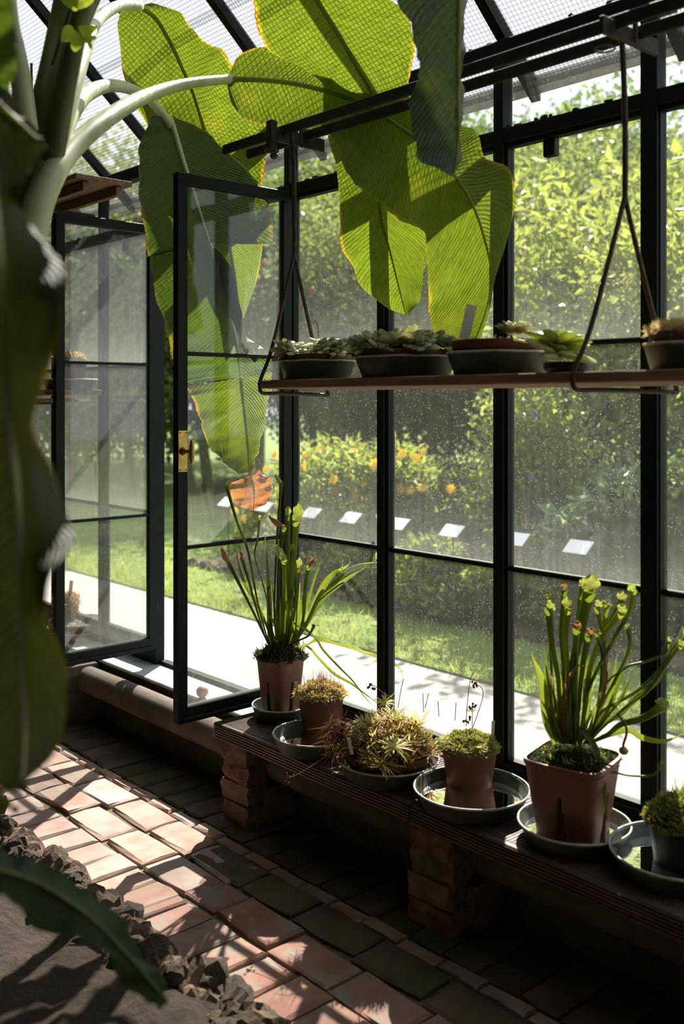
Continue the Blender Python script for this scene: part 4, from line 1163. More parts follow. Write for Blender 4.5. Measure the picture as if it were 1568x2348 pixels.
# ================================================================== SHELF SUCCULENTS
def succ_mesh(name, mat, n=17, L=.026, W=.016, th=.006, up=.9, seed=0):
    g = np.random.default_rng(seed)
    vv, ff, rr = [], [], []
    for i in range(n):
        a = i * 2.399; t = i / n
        el = up * (1.15 - t) + g.normal(0, .08); l = L * (.45 + .65 * t) * g.uniform(.9, 1.1); w = W * (.55 + .5 * t)
        d = np.array((math.cos(a) * math.cos(el), math.sin(a) * math.cos(el), math.sin(el))); s = np.array((-math.sin(a), math.cos(a), 0)); u = np.cross(d, s) * -1
        b = len(vv); rv = g.random()
        prof = ((0, .35, .7), (.35, .7, 1), (.68, 1.0, .9), (.9, .75, .5), (1.0, .12, .1))
        for q, ww, hh in prof:
            c = d * l * q + u * .10 * l * q * q
            for k in range(6):
                an = k * math.pi / 3
                vv.append(c + s * w / 2 * ww * math.cos(an) + u * th / 2 * hh * math.sin(an)); rr.append(rv * .6 + .4 * q)
        for k in range(4):
            for j in range(6): ff.append((b + k * 6 + j, b + k * 6 + (j + 1) % 6, b + (k + 1) * 6 + (j + 1) % 6, b + (k + 1) * 6 + j))
    return mk_mesh(name, np.array(vv), ff, mat, True, None, rr)
SUC = [succ_mesh('rosette', M['succ'], 16, .034, .02, .007, .9, s) for s in range(3)]
SUCG = [succ_mesh('rosette', M['succ_g'], 16, .034, .02, .007, .9, 5 + s) for s in range(2)]
SUCL = succ_mesh('rosette', M['succ_l'], 18, .085, .046, .014, .75, 11)
def shelf_bowl(px, w_px, Xc, label, sl_label, hs=.062, hb=.022, n=8, mats=SUC, mix=SUCG, sy=1.0, soil=M['soil']):
    """saucer on the shelf, a shallow clay bowl in it, rosettes in the bowl"""
    p = onX(px, 850, Xc); z = SZ + .0325
    Zd = ray_depth(p); r = w_px / F_PX * Zd / 2
    c = np.array((Xc, p[1], z))
    saucer(tuple(c), r, hs, sl_label, M['saucer'], False)
    b = c + np.array((0, 0, .0065))
    root = thing('succulent_bowl', label, 'potted plant', b, 'bowls on the hanging shelf')
    H = hs + hb - .0065
    round_pot(root, b, r * .90, r * .74, H, M['terracotta'], True, 'bowl')
    add('soil', mound(b + np.array((0, 0, H - .018)), r * .84, .02, rough=.006), soil, root)
    for k in range(n):
        t = math.sqrt(random.random()) * .86; a = random.uniform(0, 6.28)
        s = random.uniform(1.5, 2.2) * sy
        inst('rosette', random.choice(mats if random.random() < .7 else mix), root, b + np.array((t * r * math.cos(a), t * r * math.sin(a), H + .014 + .018 * (1 - t))), (random.uniform(-.4, .4), random.uniform(-.4, .4), random.uniform(0, 6)), s)
    return root, b, r, H
SB1, b1, r1_, H1 = shelf_bowl(727, 176, 2.19, 'clay bowl of pale rosette succulents at the left end of the hanging shelf', 'grey saucer at the left end of the hanging shelf', n=13)
SB2, b2, r2_, H2 = shelf_bowl(929, 232, 2.20, 'clay bowl crowded with grey-green succulents in the middle of the hanging shelf', 'grey saucer second from the left on the hanging shelf', n=24)
SB3, b3, r3_, H3 = shelf_bowl(1142, 236, 2.20, 'clay bowl with a white label and a few dry succulents on the hanging shelf', 'dark saucer third from the left on the hanging shelf', hb=.035, n=0)
SB4, b4, r4_, H4 = shelf_bowl(1592, 226, 2.20, 'clay bowl of dry moss at the right edge of the hanging shelf', 'dark saucer at the right edge of the hanging shelf', hb=.028, n=0)
# spilling edges of the first two bowls, seed stalk on the first
for root, b, r, H, n in ((SB1, b1, r1_, H1, 5), (SB2, b2, r2_, H2, 12)):
    for k in range(n):
        a = random.uniform(2.4, 5.4)
        inst('rosette', random.choice(SUC + SUCG), root, b + np.array((.9 * r * math.cos(a), .9 * r * math.sin(a), H + .006)), (math.sin(a) * .6, -math.cos(a) * .6, random.uniform(0, 6)), random.uniform(1.4, 2.0))
zz = ray_depth(b1)
add('flower_stalk', tube(spline([V(730, 775, zz), V(729, 750, zz), V(724, 735, zz), V(718, 742, zz)], 10), .0012, 5), M['twig'], SB1)
for px, py, s in ((1158, 752, 1.2), (1190, 752, 1.4), (1176, 745, 1.2)):
    inst('rosette', SUC[0], SB3, V(px, py + 8, ray_depth(b3)), (.2, -.2, px), s)
n = 700; t = np.sqrt(rng.random(n)) * .85; a = rng.random(n) * 6.28
v, q, r = blades(np.stack([b3[0] + t * r3_ * np.cos(a), b3[1] + t * r3_ * np.sin(a), np.full(n, b3[2] + H3 - .008)], 1), unit(rng.normal(size=(n, 3)) + np.array((0, 0, .4))), .018, .006)
add('dry_litter', (v, q), M['moss_pale'], SB3, rnd=r, kind='stuff')
tag_label(SB3, V(1064, 778, ray_depth(b3) + .02), .030, .10, .22, -ANG)
n = 2600; t = np.sqrt(rng.random(n)) * .92; a = rng.random(n) * 6.28
v, q, r = blades(np.stack([b4[0] + t * r4_ * np.cos(a), b4[1] + t * r4_ * np.sin(a), b4[2] + H4 + .02 * (1 - t ** 2)], 1), unit(rng.normal(size=(n, 3)) + np.array((0, 0, .8))), .022, .003)
add('dry_moss', (v, q), M['moss_pale'], SB4, rnd=r, kind='stuff')
# lime succulent leaning over the shelf front
pl = V(1280, 806, ray_depth(b3) - .24)
LS = thing('lime_succulent', 'large lime-green rosette succulent on the hanging shelf beside the rod', 'succulent', (pl[0], pl[1], STZ))
prof = [(.001, 0), (.052, 0), (.056, .004), (.066, .034), (.060, .034), (.050, .008), (.001, .008)]
add('dish', lathe(prof, (pl[0] + .04, pl[1], STZ - .006), 30), M['blackpot'], LS)
inst('rosette', SUCL, LS, pl + np.array((0, 0, -.005)), (.30, -.30, 0.4), 1.25)
inst('rosette', SUCL, LS, pl + np.array((.0, .0, .020)), (.1, -.1, 2.0), 1.05)
add('runner', tube(spline([pl, V(1235, 790, ray_depth(pl)), V(1178, 778, ray_depth(pl) + .05)], 10), .003, 6), M['succ_l'], LS, rnd=None)

# far pots
def far_pot(px, X, z, rt, rb, h, label, sl, rs, mat, top, tops, sy):
    p = onX(px, 900, X); c = np.array((X, p[1], z))
    saucer(tuple(c), rs, .05, sl, M['saucer'], False)
    b = c + np.array((0, 0, .0065))
    root = thing('clay_pot', label, 'potted plant', b, 'far clay pots')
    round_pot(root, b, rt, rb, h, mat)
    add('soil', mound(b + np.array((0, 0, h - .018)), rt - .01, .015), M['gravelsoil'], root)
    n = tops; t = np.sqrt(rng.random(n)) * sy[0]; a = rng.random(n) * 6.28
    v, q, r = blades(np.stack([b[0] + sy[2] + t * rt * np.cos(a), b[1] + sy[3] + t * rt * np.sin(a), b[2] + h + sy[1] * (1 - t ** 2) * rng.random(n)], 1), unit(rng.normal(size=(n, 3)) + np.array((0, 0, .8))), .025, .006)
    add('foliage', (v, q), top, root, rnd=r, kind='stuff')
    return root, b
far_pot(160, 2.30, 1.662, .085, .062, .145, 'clay pot of dry moss on the far shelf behind the casement', 'grey saucer on the far shelf behind the casement', .135, M['terracotta'], M['moss_pale'], 1200, (.85, .03, 0, 0))
FP, fb_ = far_pot(180, 2.585, .304, .165, .145, .085, 'wide clay pan of grit and reddish sedum on the far sill', 'grey saucer under the sedum pan on the far sill', .18, M['terracotta'], M['sedum'], 1500, (.42, .14, -.02, .10))
tag_label(FP, V(160, 1372, ray_depth(fb_) + .05), .02, .10, .1, -ANG)

# ================================================================== BANANA PLANTS
def blade(root, st, mat, nu=60, nv=9, wave=.006, arch=.10, seed=0, name='leaf_blade', rib=True, rib_r=.009, rib_mat=None):
    """st: stations ((mx,my,mZ),(lx,ly,lZ),(rx,ry,rZ)): midrib, left edge and right edge as pixel + depth"""
    g = np.random.default_rng(seed)
    A = [np.array([V(*s[k]) for s in st]) for k in range(3)]
    Mi, Le, Ri = (spline(a, nu) for a in A)
    t = np.linspace(0, 1, nu)
    Lm = np.concatenate([[0], np.cumsum(np.linalg.norm(np.diff(Mi, axis=0), axis=1))])
    vv, uu = [], []
    ph = g.uniform(0, 6)
    rag = [.030 * np.sin(t * 31 + g.uniform(0, 6)) * np.sin(t * 13 + g.uniform(0, 6)) + g.normal(0, .008, nu) for _ in range(2)]      # uneven margins
    for i in range(nu):
        T = Mi[min(i + 1, nu - 1)] - Mi[max(i - 1, 0)]; T /= np.linalg.norm(T) + 1e-9
        acc = np.cross(T, Ri[i] - Le[i]); nl = np.linalg.norm(acc); nrm = acc / nl if nl > 1e-6 else np.zeros(3)
        for j in range(2 * nv + 1):
            q = (j - nv) / nv
            E = (Le if q < 0 else Ri)[i]; a = abs(q)
            E = Mi[i] + (E - Mi[i]) * (1 + rag[0 if q < 0 else 1][i])
            p = Mi[i] * (1 - a) + E * a
            w = np.linalg.norm(E - Mi[i])
            p = p + nrm * (w * arch * math.sin(a * math.pi * .8) + wave * a * math.sin(t[i] * 26 + ph + q * 2) + wave * .5 * a * math.sin(t[i] * 61 + ph * 2))
            vv.append(p); uu.append((Lm[i], .5 + q * .5))
    k = 2 * nv + 1
    ff = [(i * k + j, i * k + j + 1, (i + 1) * k + j + 1, (i + 1) * k + j) for i in range(nu - 1) for j in range(k - 1)]
    o = add(name, (np.array(vv), ff), mat, root, uv=np.array(uu))
    if rib:
        add('midrib', tube(Mi, rib_r * (1.05 - .8 * t), 8), rib_mat or M['midrib'], o)
    return o
def under_roof(px, py, Z):
    a = (px - CX) / F_PX; b = (HY - py) / F_PX
    zr = (EAVE + WX * TAN - EYE) / (b + (CA * a + SA) * TAN)
    return min(Z, zr - .12) if b > 0 else Z
def st3(rows, zf):
    """rows of ((mx,my),(lx,ly),(rx,ry)); zf(i, n) -> (Zm, Zl, Zr)"""
    n = len(rows)
    return [tuple((p[0], p[1], under_roof(p[0], p[1], z)) for p, z in zip(r, zf(i / (n - 1)))) for i, r in enumerate(rows)]

BN = thing('banana_plant', 'tall banana plant whose big backlit leaves arch over the window', 'banana plant', gnd(-160, 2.6, .09))
# pseudostem leaning in from the left edge
zS = 2.62
add('pseudostem', tube(spline([gnd(-160, 2.6, .06), V(-110, 1500, zS), V(-50, 950, zS), V(20, 600, zS), V(75, 420, zS)], 30), np.linspace(.11, .055, 30), 18), M['stem_dark'], BN)
add('pseudostem', tube(spline([V(75, 460, zS + .02), V(105, 300, zS + .02), V(140, 140, zS + .04), V(178, -60, zS + .06)], 18), np.linspace(.058, .048, 18), 16), M['stem_dark'], BN)
add('petiole', tube(spline([V(62, 300, zS - .1), V(48, 180, zS - .1), V(26, 60, zS - .1), V(15, -60, zS - .1)], 14), np.linspace(.028, .02, 14), 12), M['stem'], BN)
def petiole(pts, r0, r1, n=40, mat='stem'):
    pp = spline([V(*p) for p in pts], n)
    R = np.linspace(1, 0, n) ** 1.6 * (r0 - r1) + r1
    return add('petiole', tube(pp, R, 14), M[mat], BN)
petiole([(40, 700, 2.6), (95, 470, 2.60), (140, 300, 2.66), (190, 120, 2.9), (220, 50, 3.3), (270, 14, 3.62), (320, 14, 3.88)], .036, .019)
petiole([(30, 720, 2.58), (80, 500, 2.57), (122, 370, 2.62), (150, 280, 2.85), (195, 218, 3.2), (255, 196, 3.55), (320, 213, 3.78), (365, 252, 3.93), (392, 290, 3.975)], .046, .017)
petiole([(20, 740, 2.5), (70, 530, 2.5), (110, 420, 2.55), (165, 340, 2.68), (260, 262, 2.9), (350, 214, 3.22), (440, 190, 3.48), (530, 181, 3.73)], .048, .018)

# leaf behind, sunlit through the wired roof
rowsA = [((318, 12), (272, 22), (350, 6)), ((360, 45), (272, 60), (415, 28)), ((395, 105), (276, 120), (436, 62)), ((418, 155), (288, 190), (470, 95)), ((440, 205), (305, 235), (510, 108)),
         ((455, 250), (330, 270), (535, 150)), ((470, 300), (370, 330), (575, 235)), ((483, 340), (400, 380), (612, 300)), ((498, 400), (440, 430), (606, 390)), ((512, 470), (460, 490), (604, 470)),
         ((527, 560), (490, 570), (600, 565)), ((540, 640), (520, 650), (588, 640)), ((552, 735), (548, 738), (562, 728))]
blade(BN, st3(rowsA, lambda t: (3.90 + .31 * min(1, t / .35), 3.86 + .29 * min(1, t / .35), 3.96 + .25 * min(1, t / .35))), M['ban'], seed=1, arch=.06)
# long leaf hanging behind the casement
rowsB = [((388, 268), (350, 262), (400, 264)), ((402, 310), (325, 325), (470, 300)), ((420, 370), (318, 385), (545, 365)), ((440, 430), (322, 450), (596, 425)), ((462, 500), (330, 520), (620, 490)),
         ((478, 548), (340, 580), (627, 552)), ((481, 558), (342, 590), (618, 560))]
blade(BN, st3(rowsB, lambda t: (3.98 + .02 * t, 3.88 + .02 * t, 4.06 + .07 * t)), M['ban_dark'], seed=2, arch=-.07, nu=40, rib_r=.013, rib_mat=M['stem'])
rowsB2 = [((481, 558), (342, 590), (496, 562)), ((500, 630), (355, 650), (530, 640)), ((522, 700), (372, 720), (545, 705)), ((537, 760), (390, 790), (560, 765)), ((545, 800), (405, 830), (596, 792)),
          ((549, 838), (418, 860), (622, 815)), ((551, 858), (424, 878), (624, 842)), ((552, 866), (440, 884), (624, 850))]
blade(BN, st3(rowsB2, lambda t: (4.00 + .06 * t, 3.92 + .04 * t, 4.10 + .03 * t)), M['ban_dark'], seed=3, arch=-.06, nu=44, rib_r=.010, rib_mat=M['stem'])
rowsB3 = [((552, 866), (424, 888), (624, 850)), ((555, 900), (444, 915), (623, 880)), ((562, 960), (462, 975), (612, 950)), ((567, 1010), (490, 1035), (600, 1005)), ((570, 1050), (530, 1072), (590, 1045)), ((572, 1082), (550, 1088), (581, 1080))]
blade(BN, st3(rowsB3, lambda t: (4.07, 3.98, 4.13)), M['ban'], seed=4, arch=-.06, nu=36, rib_r=.007)
# shrivelled flap and dry tip
blade(BN, [((490, 570, 4.00), (487, 565, 4.00), (494, 566, 3.99)), ((505, 620, 3.99), (490, 640, 3.97), (530, 615, 3.98)), ((520, 680, 3.97), (493, 690, 3.95), (548, 690, 3.96)), ((545, 740, 3.99), (515, 712, 3.97), (560, 745, 3.99)), ((556, 800, 3.99), (548, 770, 3.99), (568, 800, 4.00)), ((585, 832, 3.99), (575, 800, 4.00), (590, 822, 4.00))],
      M['flap'], nu=36, nv=6, wave=.01, arch=.35, seed=5, name='shrivelled_flap', rib=False)
blade(BN, [((574, 1078, 4.14), (570, 1079, 4.14), (580, 1077, 4.14)), ((576, 1095, 4.12), (560, 1098, 4.10), (604, 1088, 4.12)), ((582, 1115, 4.11), (524, 1112, 4.08), (622, 1100, 4.10)), ((583, 1140, 4.10), (530, 1145, 4.08), (624, 1128, 4.09)), ((582, 1158, 4.10), (552, 1162, 4.08), (612, 1152, 4.09)), ((580, 1170, 4.10), (572, 1169, 4.10), (588, 1167, 4.10))],
      M['dry'], nu=30, nv=7, wave=.012, arch=.2, seed=6, name='dry_leaf_tip', rib_r=.004)
# leaf arching over the rails and down in front of the glass
rowsC = [((520, 181), (523, 168), (521, 195)), ((560, 181), (548, 125), (532, 240)), ((620, 184), (600, 106), (570, 278)), ((680, 192), (662, 115), (640, 294)), ((740, 206), (708, 142), (700, 294)),
         ((800, 226), (752, 176), (748, 302)), ((860, 253), (810, 212), (772, 350)), ((910, 286), (885, 215), (800, 405)), ((960, 322), (980, 240), (840, 450)), ((1010, 366), (1060, 284), (900, 490)),
         ((1045, 406), (1096, 310), (950, 515)), ((1073, 448), (1112, 362), (975, 536)), ((1093, 492), (1168, 388), (978, 585)), ((1108, 538), (1181, 468), (977, 640)), ((1120, 585), (1162, 552), (980, 700)), ((1128, 640), (1136, 638), (990, 750)), ((1112, 720), (1120, 715), (1000, 785)), ((1080, 800), (1092, 800), (1030, 808))]
def zC(t):
    z = float(np.interp(t, (0, .2, .3, .36, .5, .6, 1), (3.72, 3.68, 3.56, 3.47, 3.32, 3.22, 3.12)))
    return (z, z + .02 - .02 * t, z + .03 * t)
blade(BN, st3(rowsC, zC), M['ban'], seed=7, arch=.07, nu=84)
# leaf from above whose tip hangs below it
rowsD = [((690, -80), (600, -60), (800, -90)), ((728, 0), (585, 0), (880, -20)), ((765, 60), (592, 50), (935, 30)), ((795, 110), (612, 110), (948, 80)), ((825, 165), (690, 150), (945, 140)), ((853, 218), (740, 200), (940, 220)),
         ((868, 300), (752, 310), (950, 300)), ((872, 400), (775, 390), (965, 400)), ((872, 490), (776, 480), (975, 500)), ((890, 560), (785, 555), (975, 570)), ((905, 620), (810, 610), (973, 640)), ((918, 672), (838, 668), (966, 685)), ((931, 722), (895, 706), (940, 716))]
blade(BN, st3(rowsD, lambda t: (3.30 + .29 * min(1, t * 2.2), 3.36 + .3 * min(1, t * 2.2), 3.22 + .27 * min(1, t * 2.2))), M['ban'], seed=8, arch=.05, nu=70)
petiole([(25, 720, 2.62), (95, 440, 2.62), (180, 60, 2.75), (330, -180, 2.95), (520, -230, 3.1), (640, -160, 3.22), (695, -76, 3.3)], .036, .018, mat='stem_dark')
# dark folded leaf in front of the rails
rowsE = [((1052, -60), (900, -60), (1070, -60)), ((1052, 40), (922, 30), (1066, 40)), ((1051, 110), (950, 105), (1060, 110)), ((1051, 160), (958, 150), (1058, 160)), ((1051, 220), (944, 215), (1057, 220)), ((1051, 300), (938, 300), (1055, 300)), ((1048, 355), (958, 362), (1052, 355)), ((1043, 385), (995, 384), (1046, 385)), ((1036, 404), (1030, 402), (1038, 403))]
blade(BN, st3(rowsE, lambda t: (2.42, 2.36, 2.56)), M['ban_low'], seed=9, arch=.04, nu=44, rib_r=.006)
petiole([(20, 740, 2.62), (110, 420, 2.6), (240, -120, 2.5), (600, -480, 2.45), (940, -330, 2.42), (1052, -58, 2.42)], .036, .012, mat='stem_dark')

# foreground banana plant, close to the camera
BF = thing('banana_plant', 'dark out-of-focus banana plant close by, hanging down the left edge of the picture', 'banana plant', gnd(-420, 1.5, .09))
add('pseudostem', tube(spline([gnd(-420, 1.5, .06), V(-430, 1500, 1.45), V(-420, 700, 1.42), V(-330, 100, 1.4), V(-200, -300, 1.38)], 24), np.linspace(.10, .05, 24), 16), M['stem_dark'], BF)
rowsF = [((-30, 330), (-150, 330), (-10, 400)), ((-20, 440), (-190, 440), (40, 480)), ((-8, 540), (-200, 540), (112, 560)), ((0, 620), (-205, 620), (155, 615)), ((6, 690), (-205, 690), (166, 680)), ((12, 770), (-205, 770), (148, 770)), ((16, 850), (-205, 850), (118, 855)), ((20, 920), (-205, 920), (88, 925)),
         ((26, 1000), (-200, 1000), (95, 1000)), ((34, 1090), (-200, 1090), (132, 1090)), ((42, 1180), (-195, 1180), (160, 1180)), ((46, 1250), (-190, 1250), (168, 1245)), ((46, 1310), (-185, 1310), (138, 1305)), ((46, 1380), (-180, 1380), (126, 1375)), ((50, 1470), (-170, 1470), (142, 1465)), ((54, 1570), (-150, 1570), (151, 1565)),
         ((56, 1660), (-120, 1660), (154, 1655)), ((54, 1730), (-80, 1730), (125, 1735)), ((50, 1785), (-20, 1785), (75, 1790)), ((46, 1815), (38, 1814), (52, 1816))]
def zF(t):
    return (1.22, 1.30, 1.20 + .05 * math.sin(t * 16))
blade(BF, st3(rowsF, zF), M['ban_fore'], seed=11, arch=.16, nu=90, nv=8, wave=.006, rib_r=.008, rib_mat=M['stem'])
blade(BF, [((-120, 120, 1.5), (-90, 60, 1.52), (-140, 200, 1.46)), ((-60, 180, 1.48), (-10, 150, 1.5), (-120, 330, 1.4)), ((0, 240, 1.46), (40, 240, 1.48), (-60, 420, 1.38)), ((60, 296, 1.45), (82, 296, 1.46), (30, 420, 1.42)), ((106, 338, 1.45), (107, 334, 1.45), (104, 345, 1.45))],
      M['ban_fore'], seed=12, arch=.2, nu=40, rib_r=.006)
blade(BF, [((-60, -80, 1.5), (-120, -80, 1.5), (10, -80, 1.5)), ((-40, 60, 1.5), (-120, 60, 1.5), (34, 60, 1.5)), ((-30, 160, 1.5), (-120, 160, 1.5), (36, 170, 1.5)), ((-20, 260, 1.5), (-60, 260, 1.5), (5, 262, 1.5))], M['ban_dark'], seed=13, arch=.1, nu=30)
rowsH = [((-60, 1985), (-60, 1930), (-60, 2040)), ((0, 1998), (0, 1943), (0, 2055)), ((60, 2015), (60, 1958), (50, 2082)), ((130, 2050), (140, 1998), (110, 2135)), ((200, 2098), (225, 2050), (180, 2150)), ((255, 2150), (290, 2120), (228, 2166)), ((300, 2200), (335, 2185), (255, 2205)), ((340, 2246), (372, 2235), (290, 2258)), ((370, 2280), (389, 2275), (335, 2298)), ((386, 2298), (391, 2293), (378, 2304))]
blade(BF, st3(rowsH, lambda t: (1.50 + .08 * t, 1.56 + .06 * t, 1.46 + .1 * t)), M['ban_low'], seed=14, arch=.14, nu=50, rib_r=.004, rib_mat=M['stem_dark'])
add('petiole', tube(spline([V(-400, 1900, 1.46), V(-240, 1930, 1.5), V(-55, 1985, 1.56)], 14), .01, 10), M['stem_dark'], BF)
blade(BF, [((-60, 1795, 1.4), (-60, 1775, 1.4), (-60, 1820, 1.4)), ((-20, 1815, 1.4), (-14, 1800, 1.4), (-24, 1838, 1.4)), ((15, 1840, 1.4), (18, 1832, 1.4), (8, 1852, 1.4)), ((42, 1862, 1.4), (43, 1859, 1.4), (41, 1864, 1.4))], M['ban'], seed=15, nu=20, nv=5, rib_r=.003)
add('petiole', tube(spline([V(-90, 1200, 1.35), V(-190, 1500, 1.38), V(-180, 1720, 1.4), V(-58, 1795, 1.4)], 18), .006, 8), M['stem_dark'], BF)
add('petiole', tube(spline([V(-400, 300, 1.42), V(-300, 100, 1.4), V(-150, 140, 1.3), V(-60, 250, 1.24), V(-30, 335, 1.22)], 22), .012, 10), M['stem'], BF)

# little climber at the top left
CL = thing('climbing_vine', 'small-leaved yellow-green climber against the banana stem at the top left', 'vine', V(185, 110, 2.35))
add('stem', tube(spline([V(120, 150, 2.4), V(150, 60, 2.38), V(170, -10, 2.36), V(180, -80, 2.36)], 14), .004, 6), M['bark'], CL)
for k, (px, py, dx, dy, L, W) in enumerate(((175, 25, -20, -45, .07, .045), (180, 20, 20, -60, .07, .045), (165, 60, -28, 40, .05, .035), (180, 60, 40, 5, .06, .04), (172, 70, 0, 48, .05, .03), (185, 85, 30, 12, .035, .02), (205, 78, 28, 22, .03, .014), (200, 90, 12, 30, .025, .012))):
    b = V(px, py, 2.35); e = V(px + dx, py + dy, 2.32 + .03 * (k % 3))
    d = (e - b) / np.linalg.norm(e - b); s = np.cross(d, np.array((SA, CA, .3 * (k % 3 - 1)))); s /= np.linalg.norm(s)
    nn = np.cross(s, d)
    vv, ff = [], []
    for i in range(7):
        t = i / 6; w = W * math.sin(math.pi * (t * .93 + .04)) ** .9 / 2
        c = b + d * L * t + nn * L * .12 * math.sin(t * 3)
        vv += [c - s * w + nn * w * .3, c, c + s * w + nn * w * .3]
    for i in range(6):
        for j in range(2): ff.append((i * 3 + j, i * 3 + j + 1, i * 3 + j + 4, i * 3 + j + 3))
    add('leaf', (np.array(vv), ff), M['climber'], CL, rnd=np.full(len(vv), random.random()))

# ================================================================== GARDEN
def foliage(cent, rad, n, L, W, g, shell=.55, up=.5):
    d = unit(g.normal(size=(n, 3)))
    rr = shell + (1 - shell) * g.random(n) ** .6
    P = cent + d * rr[:, None] * rad
    D = unit(g.normal(size=(n, 3)) + d * .6 + np.array((0, 0, -.25)))
    Nn = unit(g.normal(size=(n, 3)) * .8 + np.array((0, 0, up)))
    return P, D, Nn, L * (.6 + .8 * g.random(n)), W * (.6 + .8 * g.random(n))
def bush(name, label, cat, base, size, mat, nblob, nper, L, W, seed, group, trunk=None, low=0.0, fl=None):
    """size: (half width across, half width along, height)"""
    g = np.random.default_rng(seed)
    root = thing(name, label, cat, base, group)
    Ps = []
    for k in range(nblob):
        a = g.random() * 6.28; t = math.sqrt(g.random()); h = low + (1 - low) * (g.random() ** .8)
        wd = 1.0 if low else math.sqrt(max(.12, 1 - (h * .85) ** 2))
        c = base + np.array((size[0] * t * math.cos(a) * wd, size[1] * t * math.sin(a) * wd, size[2] * (.1 + .82 * h)))
        s = size[2] * .16 + .25 * (size[0] + size[1]) / 2 * g.uniform(.5, 1.0)
        Ps.append(foliage(c, np.array((s, s, s * .75)), nper, L, W, g, .35))
    P, D, Nn, LL, WW = (np.concatenate([p[k] for p in Ps]) for k in range(5))
    keep = P[:, 2] > .03
    v, q, r = leaves(P[keep], D[keep], Nn[keep], LL[keep], WW[keep], .25, g)
    add('foliage', (v, q), mat, root, rnd=r, smooth=False, kind='stuff')
    nst = 3 if trunk is None else 1
    for k in range(nst):
        tr = .02 if trunk is None else trunk
        top = base + np.array((g.normal(0, size[0] * .25), g.normal(0, size[1] * .25), size[2] * .8))
        mid = (base + top) / 2 + g.normal(0, .05, 3)
        add('trunk' if trunk else 'stem', tube(spline([base + np.array((g.normal(0, .05), g.normal(0, .05), -.02)) * (0 if trunk else 1), mid, top], 12), np.linspace(tr, tr * .35, 12), 8), M['bark'], root)
    if trunk:
        for k in range(5):
            h = g.uniform(.4, .7); b0 = base + np.array((0, 0, size[2] * h))
            e = base + np.array((g.normal(0, size[0] * .6), g.normal(0, size[1] * .6), size[2] * (h + .2)))
            add('branch', tube(spline([b0, (b0 + e) / 2 + np.array((0, 0, .1)), e], 8), np.linspace(trunk * .4, trunk * .12, 8), 6), M['bark'], root)
    if fl:
        fm, fn, fr, zlo, zhi = fl
        for k in range(fn):
            a = g.random() * 6.28; t = math.sqrt(g.random())
            c = base + np.array((size[0] * 1.1 * t * math.cos(a) - .1, size[1] * 1.1 * t * math.sin(a), size[2] * g.uniform(zlo, zhi)))
            m = 9; an = np.arange(m) * 6.283 / m
            tilt = unit(np.array([[-.7, -.4, .5]]) + g.normal(0, .35, (1, 3)))[0]
            s1 = np.cross(tilt, (0, 0, 1.0)); s1 /= np.linalg.norm(s1); s2 = np.cross(tilt, s1)
            Dp = np.cos(an)[:, None] * s1 + np.sin(an)[:, None] * s2 + tilt * .15
            v, q, r = leaves(np.repeat(c[None], m, 0), unit(Dp), np.repeat(tilt[None], m, 0), fr, fr * .55, .1, g)
            add('flower', (v, q), fm, root, rnd=r, smooth=False)
    return root
# perennials of the bed, in front of the taller planting
G1 = 'perennials of the planting bed'
bed = [('yellow_daisies', 'yellow-flowered perennials left of the middle mullion, behind the sign plates', gnd(730, 9.2), (.5, .6, 1.25), 'fol_y', 13, 330, .085, .035, ('petal_y', 16, .05, .45, 1.0)),
       ('yellow_daisies', 'yellow-flowered perennials seen through the second window bay', gnd(885, 8.8), (.45, .55, 1.2), 'fol_y', 12, 330, .085, .035, ('petal_y', 16, .05, .5, 1.02)),
       ('yellow_daisies', 'yellow-flowered perennials right of the second sign plate', gnd(975, 8.6), (.4, .5, 1.05), 'fol_y', 10, 330, .08, .035, ('petal_y', 9, .05, .6, 1.0)),
       ('leafy_perennial', 'pale green low perennial beneath the central sign plate', gnd(1000, 7.6), (.4, .45, .55), 'fol_y', 10, 300, .07, .04, None),
       ('leafy_perennial', 'green perennial clump right of the central sign plate', gnd(1090, 8.4), (.4, .4, .95), 'fol_g', 11, 300, .08, .04, None),
       ('violet_climber', 'tall loose yellow-green plant with a few violet flowers behind the right bay', gnd(1225, 7.7), (.35, .4, 1.75), 'fol_y', 14, 300, .06, .035, ('petal_v', 8, .035, .45, .95)),
       ('broad_leaf_shrub', 'grey-green broad-leaved shrub low in the right window bay', gnd(1420, 7.1), (.55, .5, 1.15), 'fol_b', 14, 260, .13, .07, None),
       ('broad_leaf_shrub', 'shady green shrub at the far right edge behind the glass', gnd(1590, 6.8), (.5, .5, 1.3), 'fol_g', 13, 280, .11, .06, None),
       ('leafy_perennial', 'dark low perennial under the left end of the bed', gnd(640, 9.8), (.45, .5, .7), 'fol_g', 10, 280, .08, .04, ('petal_y', 5, .045, .6, 1.0)),
       ('leafy_perennial', 'small green clump at the foot of the violet-flowered plant', gnd(1150, 7.2), (.35, .35, .45), 'fol_y', 8, 260, .07, .035, None)]
bed += [('ground_cover', 'low yellow-green ground cover ' + w, gnd(px_, z_), (.38, .5, h_), m_, 8, 240, .07, .035, None) for w, px_, z_, h_, m_ in (
    ('at the front of the bed, left of the second mullion', 840, 8.35, .42, 'fol_y'), ('at the front of the bed in the second bay', 935, 8.0, .45, 'fol_g'), ('below the central sign plate, right side', 1060, 7.55, .40, 'fol_y'),
    ('at the foot of the third mullion', 1180, 7.3, .5, 'fol_g'), ('under the sign plate of the right bay', 1290, 6.95, .42, 'fol_y'), ('in front of the grey-green shrub', 1400, 6.7, .45, 'fol_y'),
    ('at the right edge of the garden view', 1520, 6.5, .5, 'fol_g'), ('left of the first sign plate by the casement', 690, 8.9, .5, 'fol_g'))]
